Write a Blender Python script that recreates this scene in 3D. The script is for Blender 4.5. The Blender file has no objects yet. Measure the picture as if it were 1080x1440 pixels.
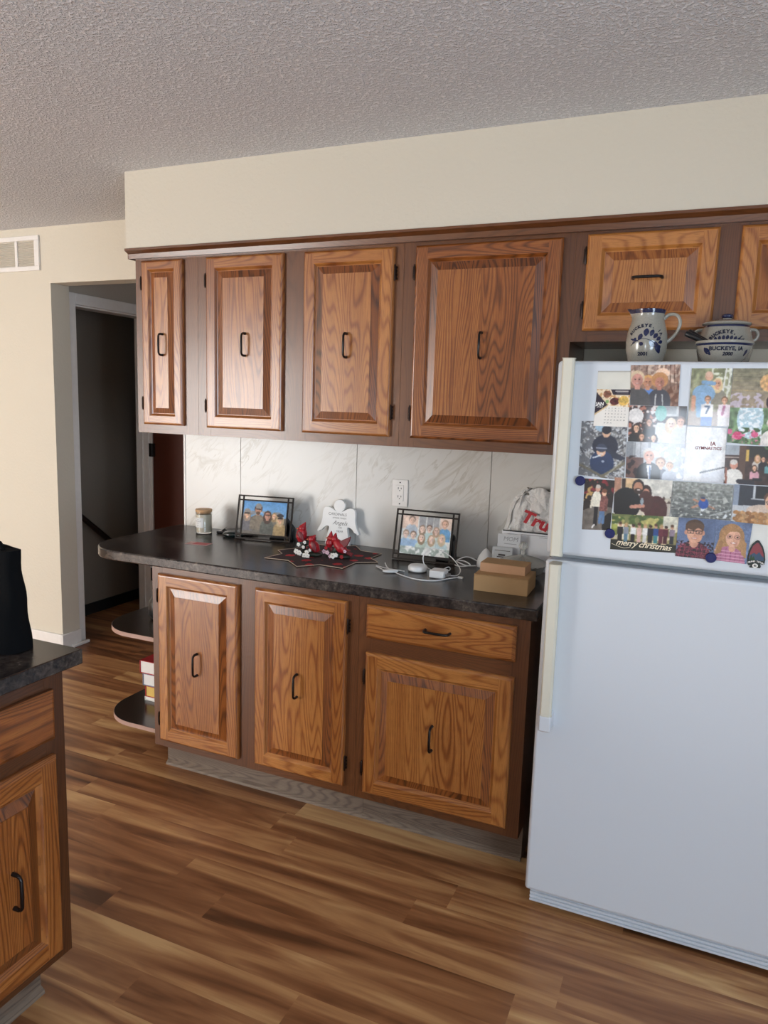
import bpy, bmesh, math, random
import numpy as np
from mathutils import Vector, Matrix
S = bpy.context.scene
COL = S.collection
random.seed(7)
PI = math.pi

# ------------------------------------------------------------------ camera
cam_d = bpy.data.cameras.new('camera')
cam = bpy.data.objects.new('camera', cam_d)
COL.objects.link(cam)
S.camera = cam
_R = Vector((0.91653787, 0.39877641, 0.03058921))
_U = Vector((-0.08670981, 0.12346203, 0.98855376))
_F = Vector((-0.39043532, 0.90869935, -0.14773545))
M = Matrix(((_R.x, _U.x, -_F.x, 0.42037), (_R.y, _U.y, -_F.y, -2.85765), (_R.z, _U.z, -_F.z, 1.53461), (0, 0, 0, 1)))
cam.matrix_world = M
cam_d.sensor_fit = 'VERTICAL'
cam_d.sensor_height = 24
cam_d.lens = 1030.708 * 24 / 1440
cam_d.clip_start = 0.02

# ------------------------------------------------------------------ view, world, daylight
S.view_settings.view_transform = 'Standard'
S.view_settings.look = 'None'
S.view_settings.gamma = 1
S.view_settings.use_curve_mapping = False
S.view_settings.exposure = 0.14
W = bpy.data.worlds.new('world')
S.world = W
W.use_nodes = True
W.node_tree.nodes['Background'].inputs[0].default_value = (0.75, 0.86, 1, 1)
W.node_tree.nodes['Background'].inputs[1].default_value = 1.2


def area(name, loc, rot, sx, sy, power, col):
    d = bpy.data.lights.new(name, 'AREA')
    d.shape = 'RECTANGLE'
    d.size = sx
    d.size_y = sy
    d.energy = power
    d.color = col
    o = bpy.data.objects.new(name, d)
    o.location = loc
    o.rotation_euler = rot
    COL.objects.link(o)
    return o


# daylight through the patio door (front-left) and the window over the sink (behind the camera)
area('patio_daylight', (-4.95, -5.28, 1.1), (PI / 2, 0, 0), 2.3, 1.98, 215, (1.0, 0.975, 0.94))
area('kitchen_window_daylight', (0.27, -5.28, 1.27), (PI / 2, 0, 0), 0.62, 0.56, 15, (0.78, 0.88, 1.0))
area('added_blue_fill', (2.13, -3.4, 1.35), (PI / 2, 0, PI / 2), 1.6, 1.2, 70, (0.66, 0.82, 1.0))  # added fill from an unseen right-hand opening, tints the refrigerator bluish

sun_d = bpy.data.lights.new('sun', 'SUN')
sun_d.energy = 22.0
sun_d.angle = 0.01
sun_d.color = (0.86, 0.94, 1.0)
sun = bpy.data.objects.new('sun', sun_d)
sun.rotation_euler = Vector((-0.25, -0.55, 0.75)).to_track_quat('Z', 'Y').to_euler()
COL.objects.link(sun)


# ------------------------------------------------------------------ helpers
def lin(c):
    if isinstance(c, str):
        c = [int(c[i:i + 2], 16) / 255 for i in (0, 2, 4)]
    return tuple(x / 12.92 if x <= 0.04045 else ((x + 0.055) / 1.055) ** 2.4 for x in c)


class N:
    """small node-tree writer"""
    def __init__(s, name):
        s.m = bpy.data.materials.new(name)
        s.m.use_nodes = True
        s.t = s.m.node_tree
        s.b = s.t.nodes['Principled BSDF']

    def n(s, typ, **kw):
        nd = s.t.nodes.new(typ)
        for k, v in kw.items():
            if k.startswith('_'):
                setattr(nd, k[1:], v)
            else:
                key = int(k[1:]) if k[0] == 'i' and k[1:].isdigit() else k.replace('__', ' ')
                s.set(nd, key, v)
        return nd

    def set(s, nd, key, v):
        inp = nd.inputs[key]
        if hasattr(v, 'is_output'):
            s.t.links.new(v, inp)
        else:
            inp.default_value = v

    def P(s, key, v):
        s.set(s.b, key, v)

    def math(s, op, a, b=0.0, c=0.0, clamp=False):
        return s.n('ShaderNodeMath', _operation=op, _use_clamp=clamp, i0=a, i1=b, i2=c).outputs[0]

    def ramp(s, fac, stops, interp='LINEAR'):
        r = s.n('ShaderNodeValToRGB', i0=fac)
        cr = r.color_ramp
        cr.interpolation = interp
        while len(cr.elements) < len(stops):
            cr.elements.new(0.5)
        for e, (p, c) in zip(cr.elements, stops):
            e.position = p
            e.color = (*c, 1) if len(c) == 3 else c
        return r.outputs[0]

    def mix(s, f, a, b, mode='MIX'):
        m = s.n('ShaderNodeMix', _data_type='RGBA', _blend_type=mode)
        m.inputs[0].default_value = 0
        s.set(m, 0, f)
        s.set(m, 6, a if hasattr(a, 'is_output') else (*a, 1))
        s.set(m, 7, b if hasattr(b, 'is_output') else (*b, 1))
        return m.outputs[2]

    def noise(s, vec, scale, detail=2, rough=0.5, dist=0.0):
        return s.n('ShaderNodeTexNoise', Vector=vec, Scale=scale, Detail=detail, Roughness=rough, Distortion=dist).outputs[0]

    def mapping(s, vec, scale=(1, 1, 1), loc=(0, 0, 0), rot=(0, 0, 0)):
        return s.n('ShaderNodeMapping', Vector=vec, Location=loc, Rotation=rot, Scale=scale).outputs[0]

    def bump(s, h, strength=0.3, dist=0.002):
        b = s.n('ShaderNodeBump', Height=h, Strength=strength, Distance=dist)
        s.P('Normal', b.outputs[0])

    def obj(s):
        return s.n('ShaderNodeTexCoord').outputs['Object']

    def uv(s):
        return s.n('ShaderNodeTexCoord').outputs['UV']

    def attr(s, name, out='Fac'):
        return s.n('ShaderNodeAttribute', _attribute_name=name).outputs[out]


def flat(name, col, rough=0.5, metal=0.0, spec=0.5, emit=0, coat=0.0, var=0.06, scale=30, bump=0.0):
    k = N(name)
    c = lin(col)
    n = k.noise(k.obj(), scale, 3)
    k.P('Base Color', k.mix(n, tuple(x * (1 - var) for x in c), tuple(min(1, x * (1 + var)) for x in c)))
    k.P('Roughness', rough)
    k.P('Metallic', metal)
    k.P('Specular IOR Level', spec)
    k.P('Coat Weight', coat)
    if bump:
        k.bump(k.noise(k.obj(), 180, 2), bump, 0.001)
    return k.m


def oak(name, dark, mid, light, rough=0.32, contrast=1.0, coat=0.5):
    """flat-sawn oak: contour lines of a stretched noise give cathedral figure, fine pores run with the grain"""
    k = N(name)
    uv = k.uv()
    a = k.noise(k.mapping(uv, (8.5, 0.85, 1)), 1.0, 1.2, 0.35, 0.05)
    rings = k.math('SINE', k.math('MULTIPLY_ADD', k.noise(k.mapping(uv, (50, 4, 1)), 1.0, 2, 0.5), 2.0, k.math('MULTIPLY', a, 230.0)))
    rings = k.math('MULTIPLY_ADD', rings, 0.5, 0.5)
    rings = k.math('SUBTRACT', 1.0, k.math('POWER', rings, 3.0))
    fine = k.noise(k.mapping(uv, (420, 10, 1)), 1.0, 2, 0.6)
    broad = k.noise(k.mapping(uv, (22, 0.9, 1)), 1.0, 3, 0.55)
    pore = k.noise(k.mapping(uv, (900, 26, 1)), 1.0, 1, 0.5)
    v = k.math('MULTIPLY_ADD', rings, 0.24 * contrast, k.math('MULTIPLY', fine, 0.38 * contrast))
    v = k.math('ADD', v, k.math('MULTIPLY', broad, 0.42))
    v = k.math('ADD', v, k.math('MULTIPLY_ADD', k.attr('tone'), 0.5, -0.27))
    c = k.ramp(v, [(0.14, lin(dark)), (0.46, lin(mid)), (0.82, lin(light))])
    pm = k.math('GREATER_THAN', pore, 0.60)
    c = k.mix(k.math('MULTIPLY', pm, 0.28), c, lin(dark))
    k.P('Base Color', c)
    k.P('Roughness', k.math('MULTIPLY_ADD', fine, 0.22, rough - 0.1))
    k.P('Coat Weight', coat)
    k.P('Coat Roughness', 0.22)
    k.bump(k.math('ADD', k.math('MULTIPLY', rings, 0.35), fine), 0.16, 0.0006)
    return k.m


OAK = oak('honey_oak', '46220b', '884b1e', 'b97a3d', coat=0.65)
STAIN = oak('brown_stained_oak', '452511', '6b3f20', '8a5830', rough=0.36, contrast=0.5, coat=0.55)
OLDOAK = oak('worn_toe_kick_oak', '40352b', '66564a', '8c7a68', rough=0.6, contrast=0.8, coat=0.0)
BLACK = flat('black_pull_metal', '150d0b', 0.38, 0.3)
HINGE = flat('bronze_hinge', '2a1a12', 0.4, 0.6)
BLACKP = flat('black_plastic', '101114', 0.35)
FABRIC = flat('black_fabric', '07080a', 0.95, spec=0.15, bump=0.3)


def ceiling_mat():
    k = N('popcorn_ceiling')
    o = k.obj()
    n1 = k.ramp(k.noise(o, 88, 3, 0.6), [(0.44, (0, 0, 0)), (0.62, (1, 1, 1))], 'EASE')
    vo = k.n('ShaderNodeTexVoronoi', Vector=o, Scale=170.0).outputs['Distance']
    h = k.math('SUBTRACT', k.math('MULTIPLY', n1, 1.0), k.math('MULTIPLY', vo, 0.35))
    k.P('Base Color', k.mix(n1, lin('dcdde0'), lin('f4f5f8')))
    k.P('Roughness', 0.95)
    k.P('Specular IOR Level', 0.1)
    k.bump(h, 0.9, 0.0042)
    return k.m


def wall_mat(name, c, bump=0.35):
    k = N(name)
    o = k.obj()
    k.P('Base Color', k.mix(k.noise(o, 0.9, 2), lin(c), tuple(x * 0.96 for x in lin(c))))
    k.P('Roughness', 0.62)
    k.bump(k.noise(o, 70, 3, 0.5), bump, 0.004)
    return k.m


def marble_mat():
    k = N('marble_look_tile')
    o = k.obj()
    w = k.mapping(k.mapping(o, rot=(0, 0.70, 0)), (0.55, 1, 2.6))
    n = k.noise(w, 2.4, 5, 0.6, 0.7)
    vein = k.math('ABSOLUTE', k.math('SUBTRACT', n, 0.5))
    v1 = k.math('SUBTRACT', 1.0, k.math('MULTIPLY', vein, 34.0, clamp=True), clamp=True)
    n2 = k.noise(k.mapping(k.mapping(o, rot=(0, 0.95, 0)), (0.8, 1, 3.2)), 3.4, 4, 0.6, 0.5)
    vein2 = k.math('ABSOLUTE', k.math('SUBTRACT', n2, 0.47))
    v2 = k.math('SUBTRACT', 1.0, k.math('MULTIPLY', vein2, 42.0, clamp=True), clamp=True)
    mask = k.ramp(k.noise(o, 3.0, 2), [(0.42, (0, 0, 0)), (0.62, (1, 1, 1))])
    vv = k.math('MAXIMUM', k.math('MULTIPLY', v1, 0.75), k.math('MULTIPLY', v2, 0.8))
    vv = k.math('MULTIPLY', vv, mask)
    base = k.mix(k.noise(o, 2.0, 3), lin('cccac5'), lin('dfddd8'))
    k.P('Base Color', k.mix(k.math('MULTIPLY', vv, 0.6), base, lin('a39a88')))
    k.P('Roughness', 0.28)
    return k.m


def counter_mat():
    k = N('dark_slate_laminate')
    o = k.obj()
    a = k.noise(o, 9, 6, 0.62, 0.8)
    b = k.noise(o, 60, 4, 0.65, 0.5)
    c = k.math('ADD', k.math('MULTIPLY', a, 0.6), k.math('MULTIPLY', b, 0.4))
    k.P('Base Color', k.ramp(c, [(0.34, lin('151315')), (0.47, lin('2b2625')), (0.56, lin('453e39')), (0.68, lin('71675d'))]))
    k.P('Roughness', 0.24)
    k.bump(b, 0.07, 0.0008)
    return k.m


def floor_mat():
    k = N('acacia_plank_floor')
    uv = k.uv()
    st = k.noise(k.mapping(uv, (11, 0.95, 1)), 1.0, 3.5, 0.5, 1.1)
    fine = k.noise(k.mapping(uv, (150, 3.0, 1)), 1.0, 3, 0.6, 0.3)
    a = k.noise(k.mapping(uv, (9, 1.3, 1)), 1.0, 2, 0.5, 0.5)
    rings = k.math('MULTIPLY_ADD', k.math('SINE', k.math('MULTIPLY', a, 60.0)), 0.5, 0.5)
    v = k.math('ADD', k.math('MULTIPLY_ADD', st, 1.55, -0.21), k.math('MULTIPLY', fine, 0.16))
    v = k.math('ADD', v, k.math('MULTIPLY', rings, 0.05))
    v = k.math('ADD', v, k.math('MULTIPLY_ADD', k.attr('tone'), 0.42, -0.39))
    c = k.ramp(v, [(0.16, lin('58361f')), (0.34, lin('7d5030')), (0.52, lin('976641')), (0.70, lin('b48557')), (0.92, lin('d0a773'))])
    k.P('Base Color', c)
    k.P('Roughness', k.math('MULTIPLY_ADD', fine, 0.15, 0.30))
    k.bump(fine, 0.08, 0.0006)
    return k.m


CEIL = ceiling_mat()
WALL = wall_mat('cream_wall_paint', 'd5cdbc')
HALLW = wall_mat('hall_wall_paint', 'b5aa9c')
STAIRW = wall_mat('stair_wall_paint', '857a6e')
WHITE = flat('white_trim_paint', 'e8e4df', 0.4)
MARBLE = marble_mat()
GROUT = flat('grey_grout', 'b1aca4', 0.8)
COUNTER = counter_mat()
FLOOR = floor_mat()
DOORB = flat('dark_brown_door', '55291a', 0.45)


class MB:
    """mesh builder: positions, faces, material slot, uv in metres (u across, v along the grain) and a wood tone per face"""
    def __init__(s):
        s.v, s.f, s.mi, s.uv, s.tone = [], [], [], [], []

    def add(s, verts, faces, m=0, t=0.5, g='z', off=None):
        if off is None:
            off = (random.random() * 40, random.random() * 40)
        gi = 'xyz'.index(g)
        k = len(s.v)
        s.v += [tuple(p) for p in verts]
        for f in faces:
            s.f.append([k + i for i in f])
            s.mi.append(m)
            s.tone.append(t)
            for i in f:
                p = verts[i]
                s.uv.append((sum(p[j] for j in range(3) if j != gi) + off[0], p[gi] + off[1]))
        return s

    def box(s, x0, x1, y0, y1, z0, z1, m=0, t=0.5, g='z', off=None):
        v = [(x, y, z) for z in (z0, z1) for y in (y0, y1) for x in (x0, x1)]
        return s.add(v, [(0, 2, 3, 1), (4, 5, 7, 6), (0, 1, 5, 4), (2, 6, 7, 3), (0, 4, 6, 2), (1, 3, 7, 5)], m, t, g, off)

    def prism(s, pts, z0, z1, m=0, t=0.5, g='z', axis='z'):
        """polygon pts (a, b) extruded; axis z: (x, y)+z, axis y: (x, z)+y"""
        n = len(pts)
        if axis == 'z':
            v = [(a, b, z0) for a, b in pts] + [(a, b, z1) for a, b in pts]
        elif axis == 'y':
            v = [(a, z0, b) for a, b in pts] + [(a, z1, b) for a, b in pts]
        else:
            v = [(z0, a, b) for a, b in pts] + [(z1, a, b) for a, b in pts]
        f = [tuple(range(n))[::-1], tuple(range(n, 2 * n))] + [(i, (i + 1) % n, n + (i + 1) % n, n + i) for i in range(n)]
        return s.add(v, f, m, t, g)

    def lathe(s, prof, n=40, c=(0, 0, 0), m=0, t=0.5, sx=1.0):
        v, f = [], []
        for r, z in prof:
            for i in range(n):
                a = 2 * PI * i / n
                v.append((c[0] + r * math.cos(a) * sx, c[1] + r * math.sin(a), c[2] + z))
        for j in range(len(prof) - 1):
            for i in range(n):
                f.append((j * n + i, j * n + (i + 1) % n, (j + 1) * n + (i + 1) % n, (j + 1) * n + i))
        f.append(tuple(range(n))[::-1])
        f.append(tuple(range((len(prof) - 1) * n, len(prof) * n)))
        return s.add(v, f, m, t)

    def tube(s, pts, r, n=8, m=0, smooth=0, close=False, t=0.5):
        P = [Vector(p) for p in pts]
        rr = r if isinstance(r, (list, tuple)) else [r] * len(P)
        if smooth:
            Q, R2 = [], []
            for i in range(len(P) - 1):
                p0, p1, p2, p3 = P[max(i - 1, 0)], P[i], P[i + 1], P[min(i + 2, len(P) - 1)]
                for k in range(smooth):
                    u = k / smooth
                    Q.append(0.5 * ((2 * p1) + (p2 - p0) * u + (2 * p0 - 5 * p1 + 4 * p2 - p3) * u * u + (3 * p1 - p0 - 3 * p2 + p3) * u ** 3))
                    R2.append(rr[i] * (1 - u) + rr[i + 1] * u)
            Q.append(P[-1])
            R2.append(rr[-1])
            P, rr = Q, R2
        T = [(P[min(i + 1, len(P) - 1)] - P[max(i - 1, 0)]).normalized() for i in range(len(P))]
        nrm = T[0].orthogonal().normalized()
        v, f = [], []
        for i, p in enumerate(P):
            nrm = (nrm - T[i] * nrm.dot(T[i])).normalized()
            b = T[i].cross(nrm)
            for k in range(n):
                a = 2 * PI * k / n
                v.append(tuple(p + (nrm * math.cos(a) + b * math.sin(a)) * rr[i]))
        L = len(P)
        for i in range(L - 1):
            for k in range(n):
                f.append((i * n + k, i * n + (k + 1) % n, (i + 1) * n + (k + 1) % n, (i + 1) * n + k))
        f.append(tuple(range(n))[::-1])
        f.append(tuple(range((L - 1) * n, L * n)))
        return s.add(v, f, m, t)

    def ball(s, c, r, n=12, m=0, t=0.5):
        rx, ry, rz = r if isinstance(r, (tuple, list)) else (r, r, r)
        v = [(c[0], c[1], c[2] - rz)]
        k = max(4, n // 2)
        for j in range(1, k):
            ph = -PI / 2 + PI * j / k
            for i in range(n):
                a = 2 * PI * i / n
                v.append((c[0] + rx * math.cos(ph) * math.cos(a), c[1] + ry * math.cos(ph) * math.sin(a), c[2] + rz * math.sin(ph)))
        v.append((c[0], c[1], c[2] + rz))
        f = [(0, 1 + (i + 1) % n, 1 + i) for i in range(n)]
        for j in range(k - 2):
            for i in range(n):
                f.append((1 + j * n + i, 1 + j * n + (i + 1) % n, 1 + (j + 1) * n + (i + 1) % n, 1 + (j + 1) * n + i))
        L = len(v) - 1
        b = 1 + (k - 2) * n
        f += [(b + i, b + (i + 1) % n, L) for i in range(n)]
        return s.add(v, f, m, t)

    def xf(s, fn):
        s.v = [tuple(fn(Vector(p))) for p in s.v]
        return s

    def build(s, name, mats, parent=None, bevel=0, smooth=35, seg=2):
        me = bpy.data.meshes.new(name)
        me.from_pydata(s.v, [], s.f)
        mats = mats if isinstance(mats, (list, tuple)) else [mats]
        for m in mats:
            me.materials.append(m)
        me.polygons.foreach_set('material_index', s.mi)
        u = me.uv_layers.new(name='UVMap')
        u.data.foreach_set('uv', [c for p in s.uv for c in p])
        a = me.attributes.new('tone', 'FLOAT', 'FACE')
        a.data.foreach_set('value', s.tone)
        me.update()
        if smooth:
            me.shade_smooth()
            me.set_sharp_from_angle(angle=math.radians(smooth))
        o = bpy.data.objects.new(name, me)
        COL.objects.link(o)
        if parent:
            o.parent = parent
        if bevel:
            b = o.modifiers.new('bevel', 'BEVEL')
            b.width = bevel
            b.segments = seg
            b.limit_method = 'ANGLE'
            b.angle_limit = math.radians(40)
            b.use_clamp_overlap = True
        return o


def tag(o, label, cat, group=None):
    o['label'] = label
    o['category'] = cat
    if group:
        o['group'] = group
    return o


def thing(name, label, cat, loc=(0, 0, 0), rz=0.0, group=None):
    o = bpy.data.objects.new(name, None)
    o.empty_display_size = 0.05
    COL.objects.link(o)
    o.location = loc
    o.rotation_euler = (0, 0, rz)
    return tag(o, label, cat, group)


def struct(o):
    o['kind'] = 'structure'
    return o


def text_mesh(body, size, shear=0.0, space=1.0, bold=0.0):
    c = bpy.data.curves.new('lettering', 'FONT')
    c.body = body
    c.size = size
    c.shear = shear
    c.space_character = space
    c.align_x = 'CENTER'
    c.align_y = 'CENTER'
    c.offset = bold
    c.resolution_u = 3
    o = bpy.data.objects.new('lettering', c)
    me = bpy.data.meshes.new_from_object(o)
    vs = [tuple(v.co) for v in me.vertices]
    fs = [tuple(p.vertices) for p in me.polygons]
    bpy.data.objects.remove(o)
    bpy.data.meshes.remove(me)
    return vs, fs


def lettering(mb, body, size, fn, m=0, **kw):
    """flat letters (a right, b up) mapped onto a surface by fn(a, b)"""
    vs, fs = text_mesh(body, size, **kw)
    mb.add([tuple(fn(v[0], v[1])) for v in vs], fs, m)
    return mb


# ------------------------------------------------------------------ room shell
H = 2.444
X0, X1, YF, YW = -6.6, 2.2, -5.4, 0.29


def room():
    # floor: planks run along x, each a face set with its own tone
    mb = MB()
    rnd = random.Random(11)
    w = 0.1195
    y = YF - 0.02
    r = 0
    while y < 2.3:
        x = X0 - rnd.random() * 1.2
        # rows are laid so that one seam line falls at y = -1.142
        while x < X1:
            L = rnd.choice((0.92, 1.22, 1.22, 1.22, 0.6))
            a, b = max(x, X0), min(x + L, X1)
            if b > a:
                t = min(1, max(0, rnd.gauss(0.5, 0.22)))
                if rnd.random() < 0.10:
                    t = 0.98
                mb.add([(a, y, 0), (b, y, 0), (b, y + w, 0), (a, y + w, 0)], [(0, 1, 2, 3)], 0, t, 'x', (rnd.random() * 60, rnd.random() * 60))
            x += L
        y += w
        r += 1
    struct(mb.build('floor', FLOOR, smooth=0))
    struct(MB().box(X0, X1, YF, 2.3, H, H + 0.08).build('ceiling', CEIL))
    # left wall (parallel to the cabinets) with the cased opening to the hall
    mb = MB()
    mb.box(X0, -3.01, YW, 0.42, 0, H)
    mb.box(-3.01, -1.855, YW, 0.40, 2.139, H)
    struct(mb.build('wall_left', WALL))
    struct(MB().box(-1.855, X1, 0.0, 0.40, 0, H).build('wall_back', WALL))
    struct(MB().box(X0 - 0.1, X0, YF, 2.3, 0, H).build('wall_far_left', WALL))
    struct(MB().box(X0, X1, 2.3, 2.4, 0, H).build('wall_hall_end', HALLW))
    mb = MB()
    mb.box(X1, X1 + 0.1, YF, -4.2, 0, H).box(X1, X1 + 0.1, -2.6, 0.4, 0, H).box(X1, X1 + 0.1, -4.2, -2.6, 0, 0.75).box(X1, X1 + 0.1, -4.2, -2.6, 1.95, H)  # gap in the right wall made up for the added blue fill
    struct(mb.build('wall_right', WALL))
    mb = MB()
    for a, b, c, d in ((X0, -6.1, 0, H), (-6.1, -3.8, 2.09, H), (-3.8, -0.05, 0, H), (-0.05, 0.6, 0, 0.98), (-0.05, 0.6, 1.56, H), (0.6, X1, 0, H)):
        mb.box(a, b, YF - 0.1, YF, c, d)
    struct(mb.build('wall_front', WALL))
    # muntins / frames of the patio door and sink window
    mb = MB()
    for x in (-6.1, -4.98, -3.86):
        mb.box(x, x + 0.06, -5.27, -5.23, 0, 2.09)
    mb.box(-6.1, -3.8, -5.27, -5.23, 2.03, 2.09)
    struct(mb.build('window_1', WHITE))
    mb = MB()
    mb.box(0.26, 0.28, -5.27, -5.23, 0.98, 1.56)
    for x in (-0.05, 0.57):
        mb.box(x, x + 0.03, -5.27, -5.23, 0.98, 1.56)
    struct(mb.build('window_2', WHITE))
    struct(MB().box(-1.867, X1, -0.36, 0.0, 2.136, H).build('wall_soffit', WALL))
    # baseboards
    mb = MB()
    mb.box(X0, -3.01, YW - 0.014, YW, 0, 0.095).box(-3.01, -2.996, YW - 0.014, 0.42, 0, 0.095)
    mb.box(-3.0, -2.978, YW + 0.05, 0.47, 0, 0.018)
    struct(mb.build('baseboard_left', WHITE, bevel=0.004))
    # hall side wall with the door to the stairs
    mb = MB()
    mb.box(-3.15, -3.05, 0.42, 0.50, 0, H).box(-3.15, -3.05, 1.12, 2.3, 0, H).box(-3.15, -3.05, 0.50, 1.12, 2.06, H)
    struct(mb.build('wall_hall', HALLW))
    mb = MB()
    mb.box(-3.05, -3.028, 0.425, 0.485, 0, 2.115).box(-3.05, -3.028, 1.115, 1.185, 0, 2.115).box(-3.05, -3.028, 0.485, 1.115, 2.05, 2.115)
    mb.box(-3.15, -3.045, 0.485, 0.50, 0, 2.06).box(-3.15, -3.045, 1.10, 1.115, 0, 2.06).box(-3.15, -3.045, 0.50, 1.10, 2.04, 2.055)
    mb.box(-3.10, -3.085, 0.50, 0.512, 0, 2.05).box(-3.10, -3.085, 1.09, 1.10, 0, 2.05)
    struct(mb.build('trim_1', WHITE, bevel=0.003))
    # stair well
    mb = MB()
    mb.box(-3.55, -3.45, 0.3, 2.3, 0, H)
    mb.prism([(0.3, 1.86), (1.0, 1.42), (2.3, 0.62), (2.3, 0), (0.3, 0)], -3.45, -3.435, axis='x')
    mb.box(-3.45, -3.15, 0.42, 0.43, 0, H)
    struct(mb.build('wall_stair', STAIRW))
    struct(MB().box(-3.435, -3.42, 0.43, 2.3, 0.0, 0.075).build('baseboard_stair', flat('black_skirt', '0d0b0a', 0.6)))
    hr = MB().tube([(-3.38, 0.50, 0.965), (-3.38, 1.62, 0.066)], 0.019, 10)
    for yy, zz in ((0.75, 0.755), (1.45, 0.19)):
        hr.tube([(-3.38, yy, zz), (-3.40, yy, zz - 0.03), (-3.436, yy, zz - 0.03)], 0.007, 8)
    tag(hr.build('handrail', flat('dark_handrail_wood', '1f130e', 0.4), smooth=60), 'dark wooden handrail sloping down the stair wall beyond the doorway', 'handrail')
    # open door leaf, hinged on the right jamb, standing out into the hall
    d = MB().box(-3.02, -2.26, 1.118, 1.153, 0.012, 2.03).build('door_1', DOORB, bevel=0.003)
    struct(d)
    for z in (0.25, 1.12, 1.86):
        MB().box(-3.05, -3.0, 1.105, 1.118, z, z + 0.09).tube([(-3.018, 1.108, z), (-3.018, 1.108, z + 0.09)], 0.008).build('hinge', BLACK, d)
    # crown strip over the upper cabinets
    mb = MB()
    mb.prism([(-0.327, 2.100), (-0.345, 2.100), (-0.350, 2.118), (-0.372, 2.128), (-0.372, 2.137), (-0.327, 2.137)], -1.865, 1.0, axis='x', t=0.55, g='x')
    mb.prism([(-0.345, 2.100), (0, 2.100), (0, 2.137), (-0.345, 2.137)], -1.872, -1.85, axis='x', t=0.55, g='x')
    struct(mb.build('trim_2', STAIN, smooth=0))
    # tiled backsplash
    mb = MB()
    mb.box(-1.855, 1.0, -0.004, 0, 0.90, 1.376, m=1)
    for a, b in ((-1.848, -1.5355), (-1.5325, -0.9395), (-0.9365, -0.3455), (-0.3425, 0.2505), (0.2535, 0.8465)):
        mb.box(a, b, -0.009, -0.003, 0.90, 1.376)
    struct(mb.build('wall_backsplash', [MARBLE, GROUT], smooth=0))
    struct(MB().box(-1.858, -1.848, -0.012, 0.002, 0.90, 1.376).build('trim_3', WHITE, bevel=0.001))


room()
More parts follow.
